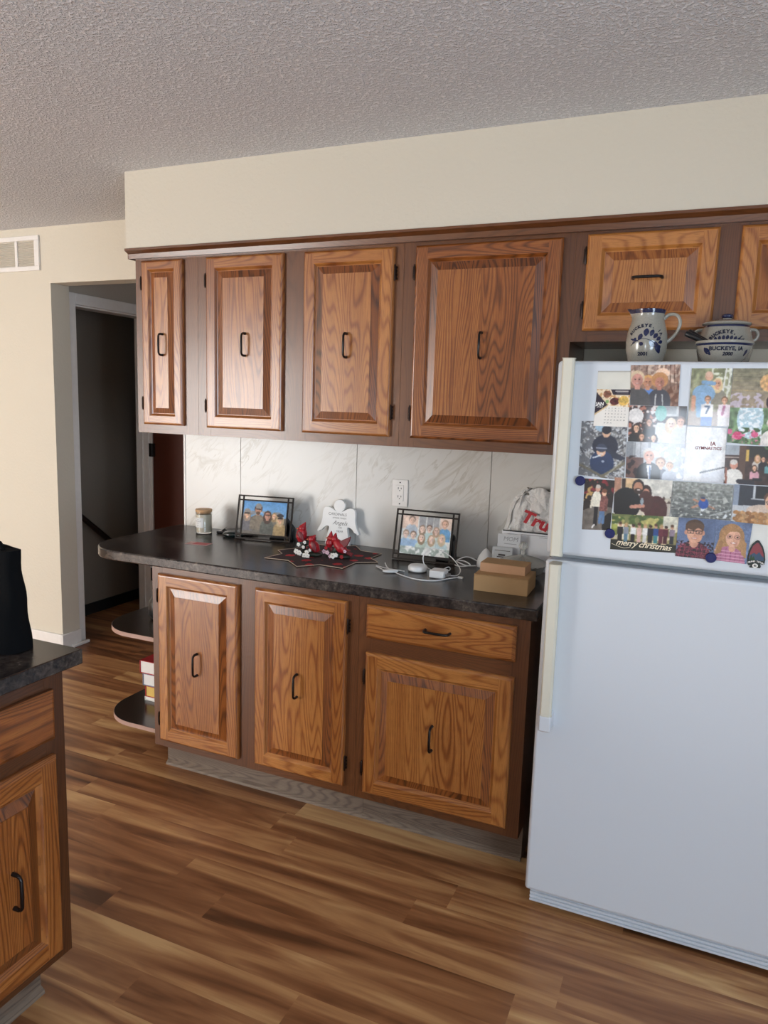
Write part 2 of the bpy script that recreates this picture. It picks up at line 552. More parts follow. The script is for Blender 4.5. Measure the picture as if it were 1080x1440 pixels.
# ------------------------------------------------------------------ cabinet parts
def panel_door(name, parent, x0, x1, z0, z1, y, w=0.045, tone=0.5, seed=1, boards=1, hinge=None, fr_tone=0.0):
    """raised-panel door facing -y: rounded lip, stiles and rails, bead, groove, bevelled raised panel"""
    rnd = random.Random(seed)
    mb = MB()

    def rect(d, h):
        return [(x0 + d, y - h, z0 + d), (x1 - d, y - h, z0 + d), (x1 - d, y - h, z1 - d), (x0 + d, y - h, z1 - d)]
    offs = [(rnd.random() * 50, rnd.random() * 50) for _ in range(4)]
    ft = [tone + fr_tone + rnd.uniform(-0.16, 0.16) for _ in range(4)]
    gr = 'xzxz'

    def strip(A, B):
        for i in range(4):
            j = (i + 1) % 4
            mb.add([A[i], A[j], B[j], B[i]], [(0, 1, 2, 3)], 0, ft[i], gr[i], offs[i])
    L = [rect(0, 0), rect(0, 0.011), rect(0.003, 0.015), rect(0.007, 0.0185), rect(0.010, 0.019)]
    for a, b in zip(L, L[1:]):
        strip(a, b)
    # flat frame: full-height stiles, rails between
    O, I, h = 0.010, w, 0.019
    yy = y - h
    q = lambda a, b, c, d: [(a, yy, c), (b, yy, c), (b, yy, d), (a, yy, d)]
    mb.add(q(x0 + I, x1 - I, z0 + O, z0 + I), [(0, 1, 2, 3)], 0, ft[0], 'x', offs[0])
    mb.add(q(x1 - I, x1 - O, z0 + O, z1 - O), [(0, 1, 2, 3)], 0, ft[1], 'z', offs[1])
    mb.add(q(x0 + I, x1 - I, z1 - I, z1 - O), [(0, 1, 2, 3)], 0, ft[2], 'x', offs[2])
    mb.add(q(x0 + O, x0 + I, z0 + O, z1 - O), [(0, 1, 2, 3)], 0, ft[3], 'z', offs[3])
    L = [rect(w, 0.019), rect(w + 0.003, 0.0165), rect(w + 0.007, 0.011), rect(w + 0.010, 0.008), rect(w + 0.013, 0.008)]
    for a, b in zip(L, L[1:]):
        strip(a, b)
    # raised panel
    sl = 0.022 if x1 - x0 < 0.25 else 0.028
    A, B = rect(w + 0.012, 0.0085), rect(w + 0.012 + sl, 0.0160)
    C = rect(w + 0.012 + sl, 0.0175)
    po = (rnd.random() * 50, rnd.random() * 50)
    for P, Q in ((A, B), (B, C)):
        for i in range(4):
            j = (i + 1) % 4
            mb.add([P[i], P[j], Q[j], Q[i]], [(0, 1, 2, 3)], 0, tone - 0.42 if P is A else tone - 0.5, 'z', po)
    xa, xb = C[0][0], C[1][0]
    cuts = [xa]
    for b in range(1, boards):
        cuts.append(xa + (xb - xa) * (b + rnd.uniform(-0.12, 0.12)) / boards)
    cuts.append(xb)
    for a, b in zip(cuts, cuts[1:]):
        mb.add([(a, C[0][1], C[0][2]), (b, C[0][1], C[0][2]), (b, C[0][1], C[2][2]), (a, C[0][1], C[2][2])], [(0, 1, 2, 3)], 0, tone + rnd.uniform(-0.1, 0.1), 'z', (rnd.random() * 50, rnd.random() * 50))
    mb.add(rect(0, 0), [(3, 2, 1, 0)], 0, tone)
    d = mb.build(name, OAK, parent, smooth=0)
    if hinge:
        hx = x0 - 0.004 if hinge == 'l' else x1 + 0.004
        dx = -1 if hinge == 'l' else 1
        hh = min(0.085, (z1 - z0) * 0.2)
        for z in (z0 + hh - 0.02, z1 - hh - 0.03):
            k = MB().tube([(hx, y - 0.012, z - 0.004), (hx, y - 0.012, z), (hx, y - 0.012, z + 0.05), (hx, y - 0.012, z + 0.054)], [0.0015, 0.0032, 0.0032, 0.0015], 8)
            for i in range(4):
                k.box(min(hx, hx + dx * 0.006), max(hx, hx + dx * 0.006), y - 0.0035, y - 0.0005, z + 0.002 + i * 0.013, z + 0.009 + i * 0.013)
            k.box(min(hx, hx + dx * 0.006), max(hx, hx + dx * 0.003), y - 0.012, y, z + 0.004, z + 0.046)
            k.build('hinge', HINGE, d)
    return d


def pull(parent, x, y, z, o='v'):
    """black bow pull, 86 mm, y is the surface it stands on"""
    L, e = 0.043, 0.026
    pts = [(-L, 0), (-L, -0.016), (-L + 0.003, -0.022), (-L + 0.009, -e), (0, -e - 0.001), (L - 0.009, -e), (L - 0.003, -0.022), (L, -0.016), (L, 0)]
    P = [(x, y + b, z + a) if o == 'v' else (x + a, y + b, z) for a, b in pts]
    mb = MB().tube(P, [0.0055, 0.0045, 0.0042, 0.0042, 0.0046, 0.0042, 0.0042, 0.0045, 0.0055], 10)
    mb.build('handle', BLACK, parent)


def drawer(parent, x0, x1, z0, z1, y, tone=0.6, seed=3):
    rnd = random.Random(seed)
    mb = MB()
    off = (rnd.random() * 50, rnd.random() * 50)

    def rect(d, h):
        return [(x0 + d, y - h, z0 + d), (x1 - d, y - h, z0 + d), (x1 - d, y - h, z1 - d), (x0 + d, y - h, z1 - d)]
    L = [rect(0, 0), rect(0, 0.011), rect(0.004, 0.015), rect(0.011, 0.019)]
    for a, b in zip(L, L[1:]):
        for i in range(4):
            j = (i + 1) % 4
            mb.add([a[i], a[j], b[j], b[i]], [(0, 1, 2, 3)], 0, tone - 0.1, 'x', off)
    mb.add(L[-1], [(0, 1, 2, 3)], 0, tone, 'x', off)
    d = mb.build('drawer', OAK, parent, smooth=0)
    pull(d, (x0 + x1) / 2, y - 0.019, (z0 + z1) / 2 + 0.003, 'h')
    return d


def face_frame(parent, w, z0, z1, depth, stiles, rails, tone=0.5):
    """carcass box behind a face frame; root is at the front-left foot, +y runs into the wall"""
    mb = MB()
    f = 0.019
    mb.box(0, w, f, depth, z0, z1, t=tone - 0.05)
    for a, b in stiles:
        mb.box(a, b, 0, f, z0, z1, t=tone + random.uniform(-0.1, 0.1))
    for a, b in rails:
        xs = sorted(stiles)
        for (p, q), (r, s_) in zip(xs, xs[1:]):
            mb.box(q, r, 0.0004, f, a, b, t=tone + random.uniform(-0.1, 0.1), g='x')
    return mb.build('cabinet_body', STAIN, parent, smooth=0)


YU, YB = -0.327, -0.613
WU = 'upper cabinets in a run under the soffit'
# narrow upper cabinet A
r = thing('wall_cabinet', 'narrow oak upper cabinet with one slim door, at the left end of the run', 'cabinet', (-1.847, YU, 1.374), 0, WU)
face_frame(r, 0.322, 0, 0.727, 0.318, [(0, 0.05), (0.246, 0.322)], [(0, 0.05), (0.69, 0.727)], 0.7)
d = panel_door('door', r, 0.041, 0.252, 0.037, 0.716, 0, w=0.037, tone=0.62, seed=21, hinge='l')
pull(d, 0.152, -0.0175, 0.372)
# double-door upper cabinet B
r = thing('wall_cabinet', 'wide oak upper cabinet with two doors above the angel plaque', 'cabinet', (-1.524, YU, 1.374), 0, WU)
face_frame(r, 0.906, 0, 0.727, 0.318, [(0, 0.06), (0.40, 0.51), (0.85, 0.906)], [(0, 0.05), (0.69, 0.727)], 0.62)
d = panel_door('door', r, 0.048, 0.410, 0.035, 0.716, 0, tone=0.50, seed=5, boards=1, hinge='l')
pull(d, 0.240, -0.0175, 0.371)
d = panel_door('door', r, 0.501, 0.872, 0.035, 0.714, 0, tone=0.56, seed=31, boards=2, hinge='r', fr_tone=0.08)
pull(d, 0.690, -0.0175, 0.367)
# single large door C
r = thing('wall_cabinet', 'oak upper cabinet with one big dark-grained door beside the fridge cabinet', 'cabinet', (-0.617, YU, 1.374), 0, WU)
face_frame(r, 0.603, 0, 0.727, 0.318, [(0, 0.06), (0.55, 0.603)], [(0, 0.05), (0.69, 0.727)], 0.55)
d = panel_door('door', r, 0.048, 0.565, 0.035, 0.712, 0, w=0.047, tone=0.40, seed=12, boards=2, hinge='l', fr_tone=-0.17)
pull(d, 0.303, -0.0175, 0.366)
# over the refrigerator D
r = thing('wall_cabinet', 'short oak upper cabinet with light doors above the refrigerator', 'cabinet', (-0.0135, YU, 1.753), 0, WU)
face_frame(r, 0.98, 0, 0.348, 0.318, [(0, 0.055), (0.41, 0.51), (0.9, 0.98)], [(0, 0.04), (0.31, 0.348)], 0.38)
d = panel_door('door', r, 0.038, 0.428, 0.034, 0.337, 0, w=0.046, tone=0.80, seed=41, boards=2, hinge='l', fr_tone=0.05)
pull(d, 0.230, -0.0175, 0.194, 'h')
d = panel_door('door', r, 0.488, 0.878, 0.034, 0.337, 0, w=0.046, tone=0.79, seed=42, boards=2, hinge='r', fr_tone=0.05)
pull(d, 0.683, -0.0175, 0.194, 'h')


def toe(parent, x0, x1, y0, depth):
    mb = MB().box(x0, x1, y0, depth, 0, 0.121, g='x', t=0.55)
    mb.prism([(y0, 0.0), (y0 - 0.014, 0.0), (y0 - 0.012, 0.010), (y0, 0.018)], x0, x1, axis='x', g='x', t=0.85)
    mb.build('toe_kick', OLDOAK, parent, smooth=0)


GB = 'base cabinets under the long counter'
r = thing('base_cabinet', 'oak base cabinet with two tall doors under the left of the long counter', 'cabinet', (-1.535, YB, 0), 0, GB)
face_frame(r, 0.909, 0.12, 0.874, 0.605, [(0, 0.05), (0.40, 0.50), (0.86, 0.909)], [(0.12, 0.165), (0.835, 0.874)], 0.5)
toe(r, 0.0, 0.909, 0.078, 0.605)
d = panel_door('door', r, 0.037, 0.414, 0.152, 0.845, 0, tone=0.60, seed=56, hinge='l', fr_tone=0.04)
pull(d, 0.227, -0.0175, 0.504)
d = panel_door('door', r, 0.488, 0.867, 0.154, 0.845, 0, tone=0.60, seed=57, boards=1, hinge='r', fr_tone=0.02)
pull(d, 0.673, -0.0175, 0.502)
r = thing('base_cabinet', 'oak base cabinet with a drawer over one square door, beside the refrigerator', 'cabinet', (-0.625, YB, 0), 0, GB)
face_frame(r, 0.598, 0.12, 0.874, 0.605, [(0, 0.05), (0.54, 0.598)], [(0.12, 0.165), (0.66, 0.74), (0.835, 0.874)], 0.45)
toe(r, 0, 0.598, 0.078, 0.605)
drawer(r, 0.033, 0.557, 0.727, 0.846, 0, 0.68, 8)
d = panel_door('door', r, 0.033, 0.557, 0.152, 0.674, 0, w=0.048, tone=0.62, seed=62, boards=2, hinge='l', fr_tone=0.05)
pull(d, 0.290, -0.0175, 0.414)


def rounded(x0, x1, y0, y1, rad, n=14):
    """counter outline with a large radius on the front-left corner"""
    pts = [(x1, y1), (x0, y1)]
    for i in range(n + 1):
        a = PI + (PI / 2) * i / n
        pts.append((x0 + rad + rad * math.cos(a), y0 + rad + rad * math.sin(a)))
    pts.append((x1, y0))
    return pts


o = MB().prism(rounded(-1.895, -0.002, -0.650, 0.0, 0.20), 0.876, 0.915).build('countertop', COUNTER, bevel=0.005, smooth=40)
tag(o, 'long dark slate-look countertop with a rounded left end, below the backsplash', 'countertop')
r = thing('end_shelf', 'open rounded end shelves under the overhang of the long counter', 'shelf', (-1.535, -0.2, 0))
SHELF = oak('dark_shelf_laminate', '22170f', '2d1f14', '3a2a1c', rough=0.2, contrast=0.2, coat=0.5)
EDGE = flat('pinkish_shelf_edge', 'b39183', 0.5)
for z, nm in ((0.158, 'shelf'), (0.548, 'shelf')):
    pts = [(a + 1.535, b + 0.2) for a, b in rounded(-1.875, -1.5355, -0.60, 0.0, 0.19)]
    mb = MB().prism(pts, z, z + 0.017, m=1)
    mb.prism([(a * 0.995 - 0.001, b * 0.993) for a, b in pts], z + 0.0169, z + 0.0178, m=0, g='x')
    mb.build(nm, [SHELF, EDGE], r, smooth=40)

# ------------------------------------------------------------------ peninsula on the left
r = thing('base_cabinet', 'oak peninsula cabinet with a drawer over a door at the left edge', 'cabinet', (-0.957, -3.30, 0), PI / 2)
face_frame(r, 1.70, 0.12, 0.876, 0.60, [(0, 0.05), (0.60, 0.66), (1.13, 1.20), (1.645, 1.70)], [(0.12, 0.165), (0.66, 0.74), (0.835, 0.876)], 0.2)
toe(r, 0, 1.66, 0.07, 0.60)
for i, (a, b) in enumerate(((0.63, 1.145), (1.185, 1.662))):
    drawer(r, a, b, 0.712, 0.836, 0, 0.30, 70 + i)
    d = panel_door('door', r, a, b, 0.150, 0.672, 0, w=0.050, tone=0.36, seed=80 + i, boards=1, fr_tone=-0.02)
    pull(d, b - 0.138, -0.0175, 0.400)
o = MB().box(-1.62, -0.930, -3.33, -1.560, 0.877, 0.915).build('countertop', COUNTER, bevel=0.003)
tag(o, 'dark slate-look countertop on the peninsula, carrying the black bag', 'countertop')

# ------------------------------------------------------------------ refrigerator
FR = None


def fridge_mat():
    k = N('white_fridge_enamel')
    o = k.obj()
    k.P('Base Color', (*lin('d2d7dd'), 1))
    k.P('Roughness', 0.28)
    k.bump(k.noise(o, 260, 2, 0.5), 0.10, 0.0006)
    return k.m


FR = fridge_mat()
FRH = flat('cream_aged_handle', 'd6d2c2', 0.4, var=0.02)
FRD = flat('grey_gasket', '8d9296', 0.6)
r = thing('refrigerator', 'white top-freezer refrigerator covered in family photos', 'refrigerator', (0.42, -0.4, 0))


def fl(mb):
    return mb.xf(lambda p: (p.x - 0.42, p.y + 0.4, p.z))


fl(MB().box(0.042, 0.806, -0.695, -0.05, 0.02, 1.662)).build('body', FR, r, bevel=0.006)
fz = fl(MB().box(0.034, 0.812, -0.770, -0.708, 1.120, 1.664)).build('freezer_door', FR, r, bevel=0.011, seg=4)
fd = fl(MB().box(0.034, 0.812, -0.770, -0.708, 0.062, 1.103)).build('fridge_door', FR, r, bevel=0.011, seg=4)
fl(MB().box(0.046, 0.80, -0.712, -0.69, 0.06, 1.657)).build('gasket', FRD, r)
mb = MB().box(0.048, 0.80, -0.745, -0.70, 0.012, 0.056)
for z in (0.018, 0.030, 0.042):
    mb.box(0.048, 0.80, -0.752, -0.744, z, z + 0.006)
fl(mb).build('kick_grille', FR, r, bevel=0.001)


def fridge_handle(par, z0, z1, zc0=None, zc1=None):
    mb = MB()
    n = 22
    sec = []
    for i in range(n + 1):
        z = z0 + (z1 - z0) * i / n
        # stands 45 mm proud, tapers into the door at the free end
        u = i / n
        dep = 0.050
        w = 0.0165
        sec.append([(-w, -dep + 0.004), (-w + 0.005, -dep), (w - 0.006, -dep), (w, -dep + 0.005), (w * 0.9, -dep + 0.022), (w * 0.6, 0.004), (-w * 0.75, 0.004), (-w, -dep + 0.018)])
        if i:
            pass
    v, f = [], []
    for i, s_ in enumerate(sec):
        z = z0 + (z1 - z0) * i / n
        for a, b in s_:
            v.append((0.070 + a - 0.42, -0.768 + b + 0.4, z))
    m = 8
    for i in range(n):
        for k in range(m):
            f.append((i * m + k, i * m + (k + 1) % m, (i + 1) * m + (k + 1) % m, (i + 1) * m + k))
    f.append(tuple(range(m)))
    f.append(tuple(range(n * m, (n + 1) * m))[::-1])
    mb.add(v, f)
    h = mb.build('handle', FRH, par, bevel=0.002)
    if zc0:
        fl(MB().box(0.0525, 0.0875, -0.8195, -0.766, zc0, zc1)).build('end_cap', FR, h, bevel=0.005, seg=3)
    return h


fridge_handle(fz, 1.124, 1.669)
fridge_handle(fd, 0.650, 1.100, 0.602, 0.652)

# ------------------------------------------------------------------ air return grille on the left wall
r = thing('air_vent', 'white louvered return air grille high on the left wall', 'vent', (-3.45, YW, 2.30))
mb = MB()
mb.box(-0.38, 0.37, -0.012, 0, -0.09, -0.065).box(-0.38, 0.37, -0.012, 0, 0.075, 0.100)
mb.box(0.335, 0.37, -0.012, 0, -0.065, 0.075).box(-0.38, -0.345, -0.012, 0, -0.065, 0.075).box(0.185, 0.205, -0.012, 0, -0.065, 0.075).box(-0.08, -0.06, -0.012, 0, -0.065, 0.075)
mb.build('frame', WHITE, r, bevel=0.002)
mb = MB()
for i in range(14):
    z = -0.062 + i * 0.010
    mb.prism([(-0.010, z), (-0.009, z - 0.001), (-0.001, z + 0.008), (-0.002, z + 0.009)], -0.345, 0.335, axis='x')
mb.build('louvers', flat('louver_paint', 'd8d0c2', 0.5), r)
# wall outlet on the backsplash
r = thing('wall_outlet', 'white duplex electrical outlet on the marble backsplash', 'outlet', (-0.731, -0.009, 1.159))
MB().box(-0.036, 0.036, -0.006, 0, -0.058, 0.058).build('cover_plate', WHITE, r, bevel=0.003)
DARK = flat('dark_slot', '141414', 0.6)
mb = MB().box(-0.017, 0.017, -0.009, -0.005, -0.034, 0.034)
mb.build('socket_face', WHITE, r, bevel=0.001)
for z in (-0.017, 0.017):
    MB().box(-0.0078, -0.0054, -0.0098, -0.0088, z - 0.001, z + 0.008).build('slot', DARK, r)
    MB().box(0.0054, 0.0078, -0.0098, -0.0088, z, z + 0.007).build('slot', DARK, r)
    MB().tube([(0, -0.0098, z - 0.006), (0, -0.0088, z - 0.006)], 0.0022, 10).build('slot', DARK, r)
for z in (-0.045, 0.045):
    MB().tube([(0, -0.0072, z), (0, -0.0058, z)], 0.003, 10).build('screw', DARK, r)
# ------------------------------------------------------------------ printed pictures: painted into the colours of a fine grid of faces
def print_mat(name, rough, coat, bump=0.0):
    k = N(name)
    k.P('Base Color', k.attr('col', 'Color'))
    k.P('Roughness', rough)
    k.P('Coat Weight', coat)
    k.P('Coat Roughness', 0.06)
    if bump:
        k.bump(k.noise(k.obj(), 75, 3, 0.6), bump, 0.0016)
    return k.m


GLOSS = print_mat('glossy_photo_print', 0.35, 0.75, 0.16)
MATTE = print_mat('matte_print', 0.55, 0.1)


def vnoise(Wn, Hn, cell, seed):
    rs = np.random.RandomState(seed)
    gw, gh = int(Wn / cell) + 3, int(Hn / cell) + 3
    g = rs.rand(gh, gw)
    y, x = np.mgrid[0:Hn, 0:Wn] / cell
    xi, yi = x.astype(int), y.astype(int)
    fx, fy = x - xi, y - yi
    return (g[yi, xi] * (1 - fx) + g[yi, xi + 1] * fx) * (1 - fy) + (g[yi + 1, xi] * (1 - fx) + g[yi + 1, xi + 1] * fx) * fy


def srgb(c):
    return np.array([int(c[i:i + 2], 16) / 255 for i in (0, 2, 4)])


def inside(X, Y, pts):
    m = np.zeros(X.shape, bool)
    n = len(pts)
    for i in range(n):
        x0, y0 = pts[i]
        x1, y1 = pts[(i + 1) % n]
        if y0 == y1:
            continue
        c = (Y < max(y0, y1)) & (Y >= min(y0, y1)) & (X < (x1 - x0) * (Y - y0) / (y1 - y0) + x0)
        m ^= c
    return m


def paint(w, h, ops, seed=0, grain=1.0):
    A = np.ones((h, w, 3)) * 0.9
    Y, X = (np.mgrid[0:h, 0:w] + 0.5)
    X, Y = X / w, Y / h
    asp = h / w

    def run(ops):
        for q, o in enumerate(ops):
            k = o[0]
            if k == 'bg':
                A[:] = srgb(o[1])
            elif k == 'g':
                A[:] = srgb(o[1]) * (1 - Y[..., None]) + srgb(o[2]) * Y[..., None]
            elif k == 'r':
                A[(X >= o[1]) & (X < o[3]) & (Y >= o[2]) & (Y < o[4])] = srgb(o[5])
            elif k == 'e':
                A[((X - o[1]) / o[3]) ** 2 + ((Y - o[2]) / o[4]) ** 2 < 1] = srgb(o[5])
            elif k == 'p':
                A[inside(X, Y, o[1])] = srgb(o[2])
            elif k == 'l':          # line x0 y0 x1 y1 width colour
                x0, y0, x1, y1 = o[1:5]
                dx, dy = (x1 - x0), (y1 - y0) * asp
                L = dx * dx + dy * dy + 1e-9
                t_ = np.clip(((X - x0) * dx + (Y - y0) * asp * dy) / L, 0, 1)
                A[np.hypot(X - x0 - t_ * dx, (Y - y0) * asp - t_ * dy) < o[5]] = srgb(o[6])
            elif k == 'n':          # brightness noise: amount, cell, box
                b = o[3] if len(o) > 3 else (0, 0, 1, 1)
                m = (X >= b[0]) & (X < b[2]) & (Y >= b[1]) & (Y < b[3])
                nz = 1 + (vnoise(w, h, o[2], seed * 31 + q) - 0.5) * o[1]
                A[m] = (A * nz[..., None])[m]
            elif k == 's':          # speckle of a colour: colour, threshold, cell, box
                b = o[4] if len(o) > 4 else (0, 0, 1, 1)
                m = (X >= b[0]) & (X < b[2]) & (Y >= b[1]) & (Y < b[3]) & (vnoise(w, h, o[3], seed * 17 + q) > o[2])
                A[m] = srgb(o[1])
            elif k == 'man':        # cx cy r skin hair shirt [long]
                cx, cy, r, skin, hair, shirt = o[1:7]
                rx = r * asp
                dark = '3a2420'
                body = [('e', cx, cy + 3.1 * r, 2.0 * rx, 1.9 * r, shirt), ('r', cx - 2.0 * rx, cy + 3.1 * r, cx + 2.0 * rx, cy + 5.2 * r, shirt)]
                if len(o) > 7 and o[7]:
                    body.append(('e', cx, cy + 0.6 * r, 1.3 * rx, 1.8 * r, hair))
                body += [('r', cx - 0.4 * rx, cy + 0.8 * r, cx + 0.4 * rx, cy + 1.5 * r, skin), ('e', cx, cy - 0.25 * r, 1.08 * rx, 1.12 * r, hair),
                         ('e', cx, cy + 0.12 * r, 0.84 * rx, 1.0 * r, skin),
                         ('e', cx + 0.42 * rx, cy + 0.2 * r, 0.36 * rx, 0.62 * r, ''.join('%02x' % int(v * 225) for v in srgb(skin))), ('e', cx - 0.30 * rx, cy - 0.05 * r, 0.12 * rx, 0.08 * r, dark), ('e', cx + 0.30 * rx, cy - 0.05 * r, 0.12 * rx, 0.08 * r, dark),
                         ('e', cx, cy + 0.6 * r, 0.28 * rx, 0.08 * r, 'a86458'), ('e', cx, cy + 0.57 * r, 0.20 * rx, 0.045 * r, 'ecdcd2')]
                run(body)
    run(ops)
    # slight softness and grain of a small print
    B = np.pad(A, ((1, 1), (1, 1), (0, 0)), mode='edge')
    A2 = sum(B[i:i + h, j:j + w] * wt for i, j, wt in ((1, 1, .4), (0, 1, .12), (2, 1, .12), (1, 0, .12), (1, 2, .12), (0, 0, .03), (0, 2, .03), (2, 0, .03), (2, 2, .03)))
    A2 *= (1 + (vnoise(w, h, 7, seed + 90) - 0.5) * 0.12 * grain + (vnoise(w, h, 2, seed + 91) - 0.5) * 0.10 * grain)[..., None]
    return np.clip(A2, 0, 1)


def picture(name, parent, quad, ops, w=84, h=60, seed=0, mat=None, back=0.0004, nrm=(0, -1, 0)):
    """quad: tl, tr, br, bl as 3D points; the sheet has a thin body behind its face"""
    A = paint(w, h, ops, seed, 0.1 if mat and 'matte' in mat.name else 1.0)
    L = np.where(A <= 0.04045, A / 12.92, ((A + 0.055) / 1.055) ** 2.4)
    tl, tr, br, bl = [np.array(q, float) for q in quad]
    u = np.linspace(0, 1, w + 1)[None, :, None]
    v = np.linspace(0, 1, h + 1)[:, None, None]
    P = (tl * (1 - u) + tr * u) * (1 - v) + (bl * (1 - u) + br * u) * v
    V = P.reshape(-1, 3)
    n = (w + 1) * (h + 1)
    bk = np.array([tl, tr, br, bl]) - np.array(nrm) * back
    V = np.vstack([V, bk])
    F, C = [], []
    for j in range(h):
        for i in range(w):
            a = j * (w + 1) + i
            F.append((a, a + w + 1, a + w + 2, a + 1))
            C.append((*L[j, i], 1.0))
    c = [0, w, n - 1, h * (w + 1)]
    for i in range(4):
        j = (i + 1) % 4
        F.append((c[i], c[j], n + j, n + i))
        C.append((0.8, 0.8, 0.78, 1))
    F.append((n, n + 1, n + 2, n + 3))
    C.append((0.8, 0.8, 0.78, 1))
    me = bpy.data.meshes.new(name)
    me.from_pydata(V.tolist(), [], F)
    me.materials.append(mat or GLOSS)
    a = me.attributes.new('col', 'FLOAT_COLOR', 'FACE')
    a.data.foreach_set('color', np.array(C, dtype=np.float32).ravel())
    me.update()
    o = bpy.data.objects.new(name, me)
    COL.objects.link(o)
    if parent:
        o.parent = parent
    return o


SK, SK2, SK3 = 'd9a585', 'e6b998', 'b98363'
PH = 'photos and cards on the freezer door'
LAY = {}


def door_print(label, q, ops, layer, w, h, seed, mat=None, cat='photo', name='photo_print'):
    y = -0.7703 - layer * 0.0007
    o = picture(name, None, [(x, y, z) for x, z in q], ops, w, h, seed, mat)
    tag(o, label, cat, PH)
    return o


door_print('blank cream card above the January calendar page', [(0.143, 1.637), (0.232, 1.638), (0.232, 1.585), (0.143, 1.584)],
           [('bg', 'dcd9cd'), ('r', 0, 0, 1, 0.03, 'a8a49a'), ('n', 0.05, 8)], 0, 30, 20, 1, MATTE, 'card', 'greeting_card')
# calendar page
cal = door_print('January calendar page with food pictures and black corner', [(0.144, 1.588), (0.231, 1.589), (0.231, 1.489), (0.141, 1.489)],
           [('bg', 'efe9e0'), ('r', 0.0, 0, 1, 0.46, 'e8d3b4'), ('s', 'c99b66', 0.62, 5, (0, 0, 1, 0.46)), ('p', [(0, 0.45), (0.36, 0.43), (1, 0.47), (1, 1), (0, 1)], 'efe9e0'),
            ('e', 0.32, 0.13, 0.12, 0.10, '8a5a45'), ('n', 0.7, 3, (0.2, 0.02, 0.44, 0.24)), ('e', 0.56, 0.32, 0.14, 0.10, '5a2a2c'), ('n', 0.8, 3, (0.4, 0.2, 0.7, 0.42)),
            ('e', 0.82, 0.30, 0.15, 0.13, 'd9b25c'), ('n', 0.5, 3, (0.68, 0.18, 1, 0.45)), ('e', 0.34, 0.33, 0.05, 0.05, '8fae6a'),
            ('p', [(0.42, 0), (1, 0), (1, 0.14), (0.50, 0.14)], '2c2430'), ('r', 0.56, 0.035, 0.95, 0.055, 'd8d2cc'), ('r', 0.60, 0.085, 0.95, 0.10, 'c8c2bc'),
            ('p', [(0.0, 0.08), (0.36, 0.42), (0.0, 0.66)], '2b2230'), ('p', [(0.36, 0.42), (0.39, 0.44), (0.0, 0.71), (0.0, 0.66)], 'd9bd8e')], 2.3, 72, 84, 2, MATTE, 'calendar', 'calendar_page')
INK = flat('dark_print_ink', '4a4644', 0.7)
PALE = flat('pale_print_ink', 'efece6', 0.7)
yc = -0.7723
mb = MB()
lettering(mb, 'JAN', 0.012, lambda a, b: (0.1545 + a, yc, 1.549 + b), bold=0.0004)
lettering(mb, '2023', 0.008, lambda a, b: (0.1545 + a, yc, 1.5415 + b))
mb.build('lettering', PALE, cal, smooth=0)
mb = MB()
for i, dch in enumerate('SMTWTFS'):
    lettering(mb, dch, 0.0042, lambda a, b: (0.171 + i * 0.0083 + a, yc, 1.5375 + b))
for n_ in range(1, 32):
    c_, r_ = (n_ - 1) % 7, (n_ - 1) // 7
    lettering(mb, str(n_), 0.0046, lambda a, b: (0.171 + c_ * 0.0083 - r_ * 0.0003 + a, yc, 1.531 - r_ * 0.0082 + b))
mb.build('dates', INK, cal, smooth=0)

door_print('photo of a woman and two boys in bare autumn woods', [(0.227, 1.653), (0.350, 1.656), (0.353, 1.548), (0.233, 1.548)],
           [('g', 'a5877a', '8a6248'), ('s', 'd2b7a3', 0.62, 5, (0, 0, 1, 0.45))] + [('l', x, 0, x + 0.02, 0.6, 0.008, '6e4c3e') for x in (0.08, 0.17, 0.33, 0.55, 0.63, 0.71, 0.80, 0.88, 0.95)] +
           [('n', 0.35, 4), ('s', '6b3f28', 0.6, 5, (0.7, 0.45, 1, 1)), ('e', 0.65, 0.2, 0.14, 0.12, 'f0cdb2'),
            ('man', 0.36, 0.42, 0.13, 'c98d6c', 'dba462', '5b86c8'), ('e', 0.60, 0.37, 0.17, 0.19, 'c28a58'), ('man', 0.60, 0.42, 0.135, 'b97b66', 'b98250', '3b3a44'),
            ('l', 0.53, 0.72, 0.52, 0.98, 0.012, 'c8c8c4'), ('l', 0.66, 0.72, 0.68, 0.98, 0.012, 'b8b8b4'),
            ('man', 0.14, 0.36, 0.165, 'd09484', 'd9c09e', '4d4a4b')], 3, 90, 76, 3)
door_print('group photo collage of smiling people in black and a couple', [(0.231, 1.547), (0.375, 1.549), (0.379, 1.452), (0.235, 1.451)],
           [('bg', '3a2a28'), ('s', 'd8cfca', 0.62, 5, (0, 0, 0.6, 1)), ('s', 'b0705c', 0.70, 4, (0, 0, 0.6, 1)), ('e', 0.12, 0.28, 0.14, 0.2, 'e6e2df'), ('r', 0.58, 0, 0.86, 0.28, 'b9bcbc'), ('r', 0.60, 0, 0.82, 0.22, '969c9e'), ('r', 0.9, 0.05, 1, 0.5, '2a2626'),
            ('e', 0.56, 0.2, 0.1, 0.22, '6fb0a6'), ('p', [(0.5, 0.45), (1, 0.5), (1, 1), (0.4, 1)], 'd5d8dc'), ('man', 0.14, 0.62, 0.09, SK2, '2e1c18', '1c191b', 1), ('man', 0.36, 0.45, 0.08, SK, '4a3024', '201c1e', 1), ('man', 0.24, 0.85, 0.08, SK, '3a2820', '1a181a', 1), ('man', 0.45, 0.88, 0.08, SK2, '2a1c18', '1d1a1c', 1),
            ('man', 0.74, 0.48, 0.12, 'edcdb9', 'd9c2a4', 'dde2e6', 1), ('man', 0.90, 0.42, 0.11, 'e3b49c', '77594a', 'cfd4da')], 2, 96, 64, 4)
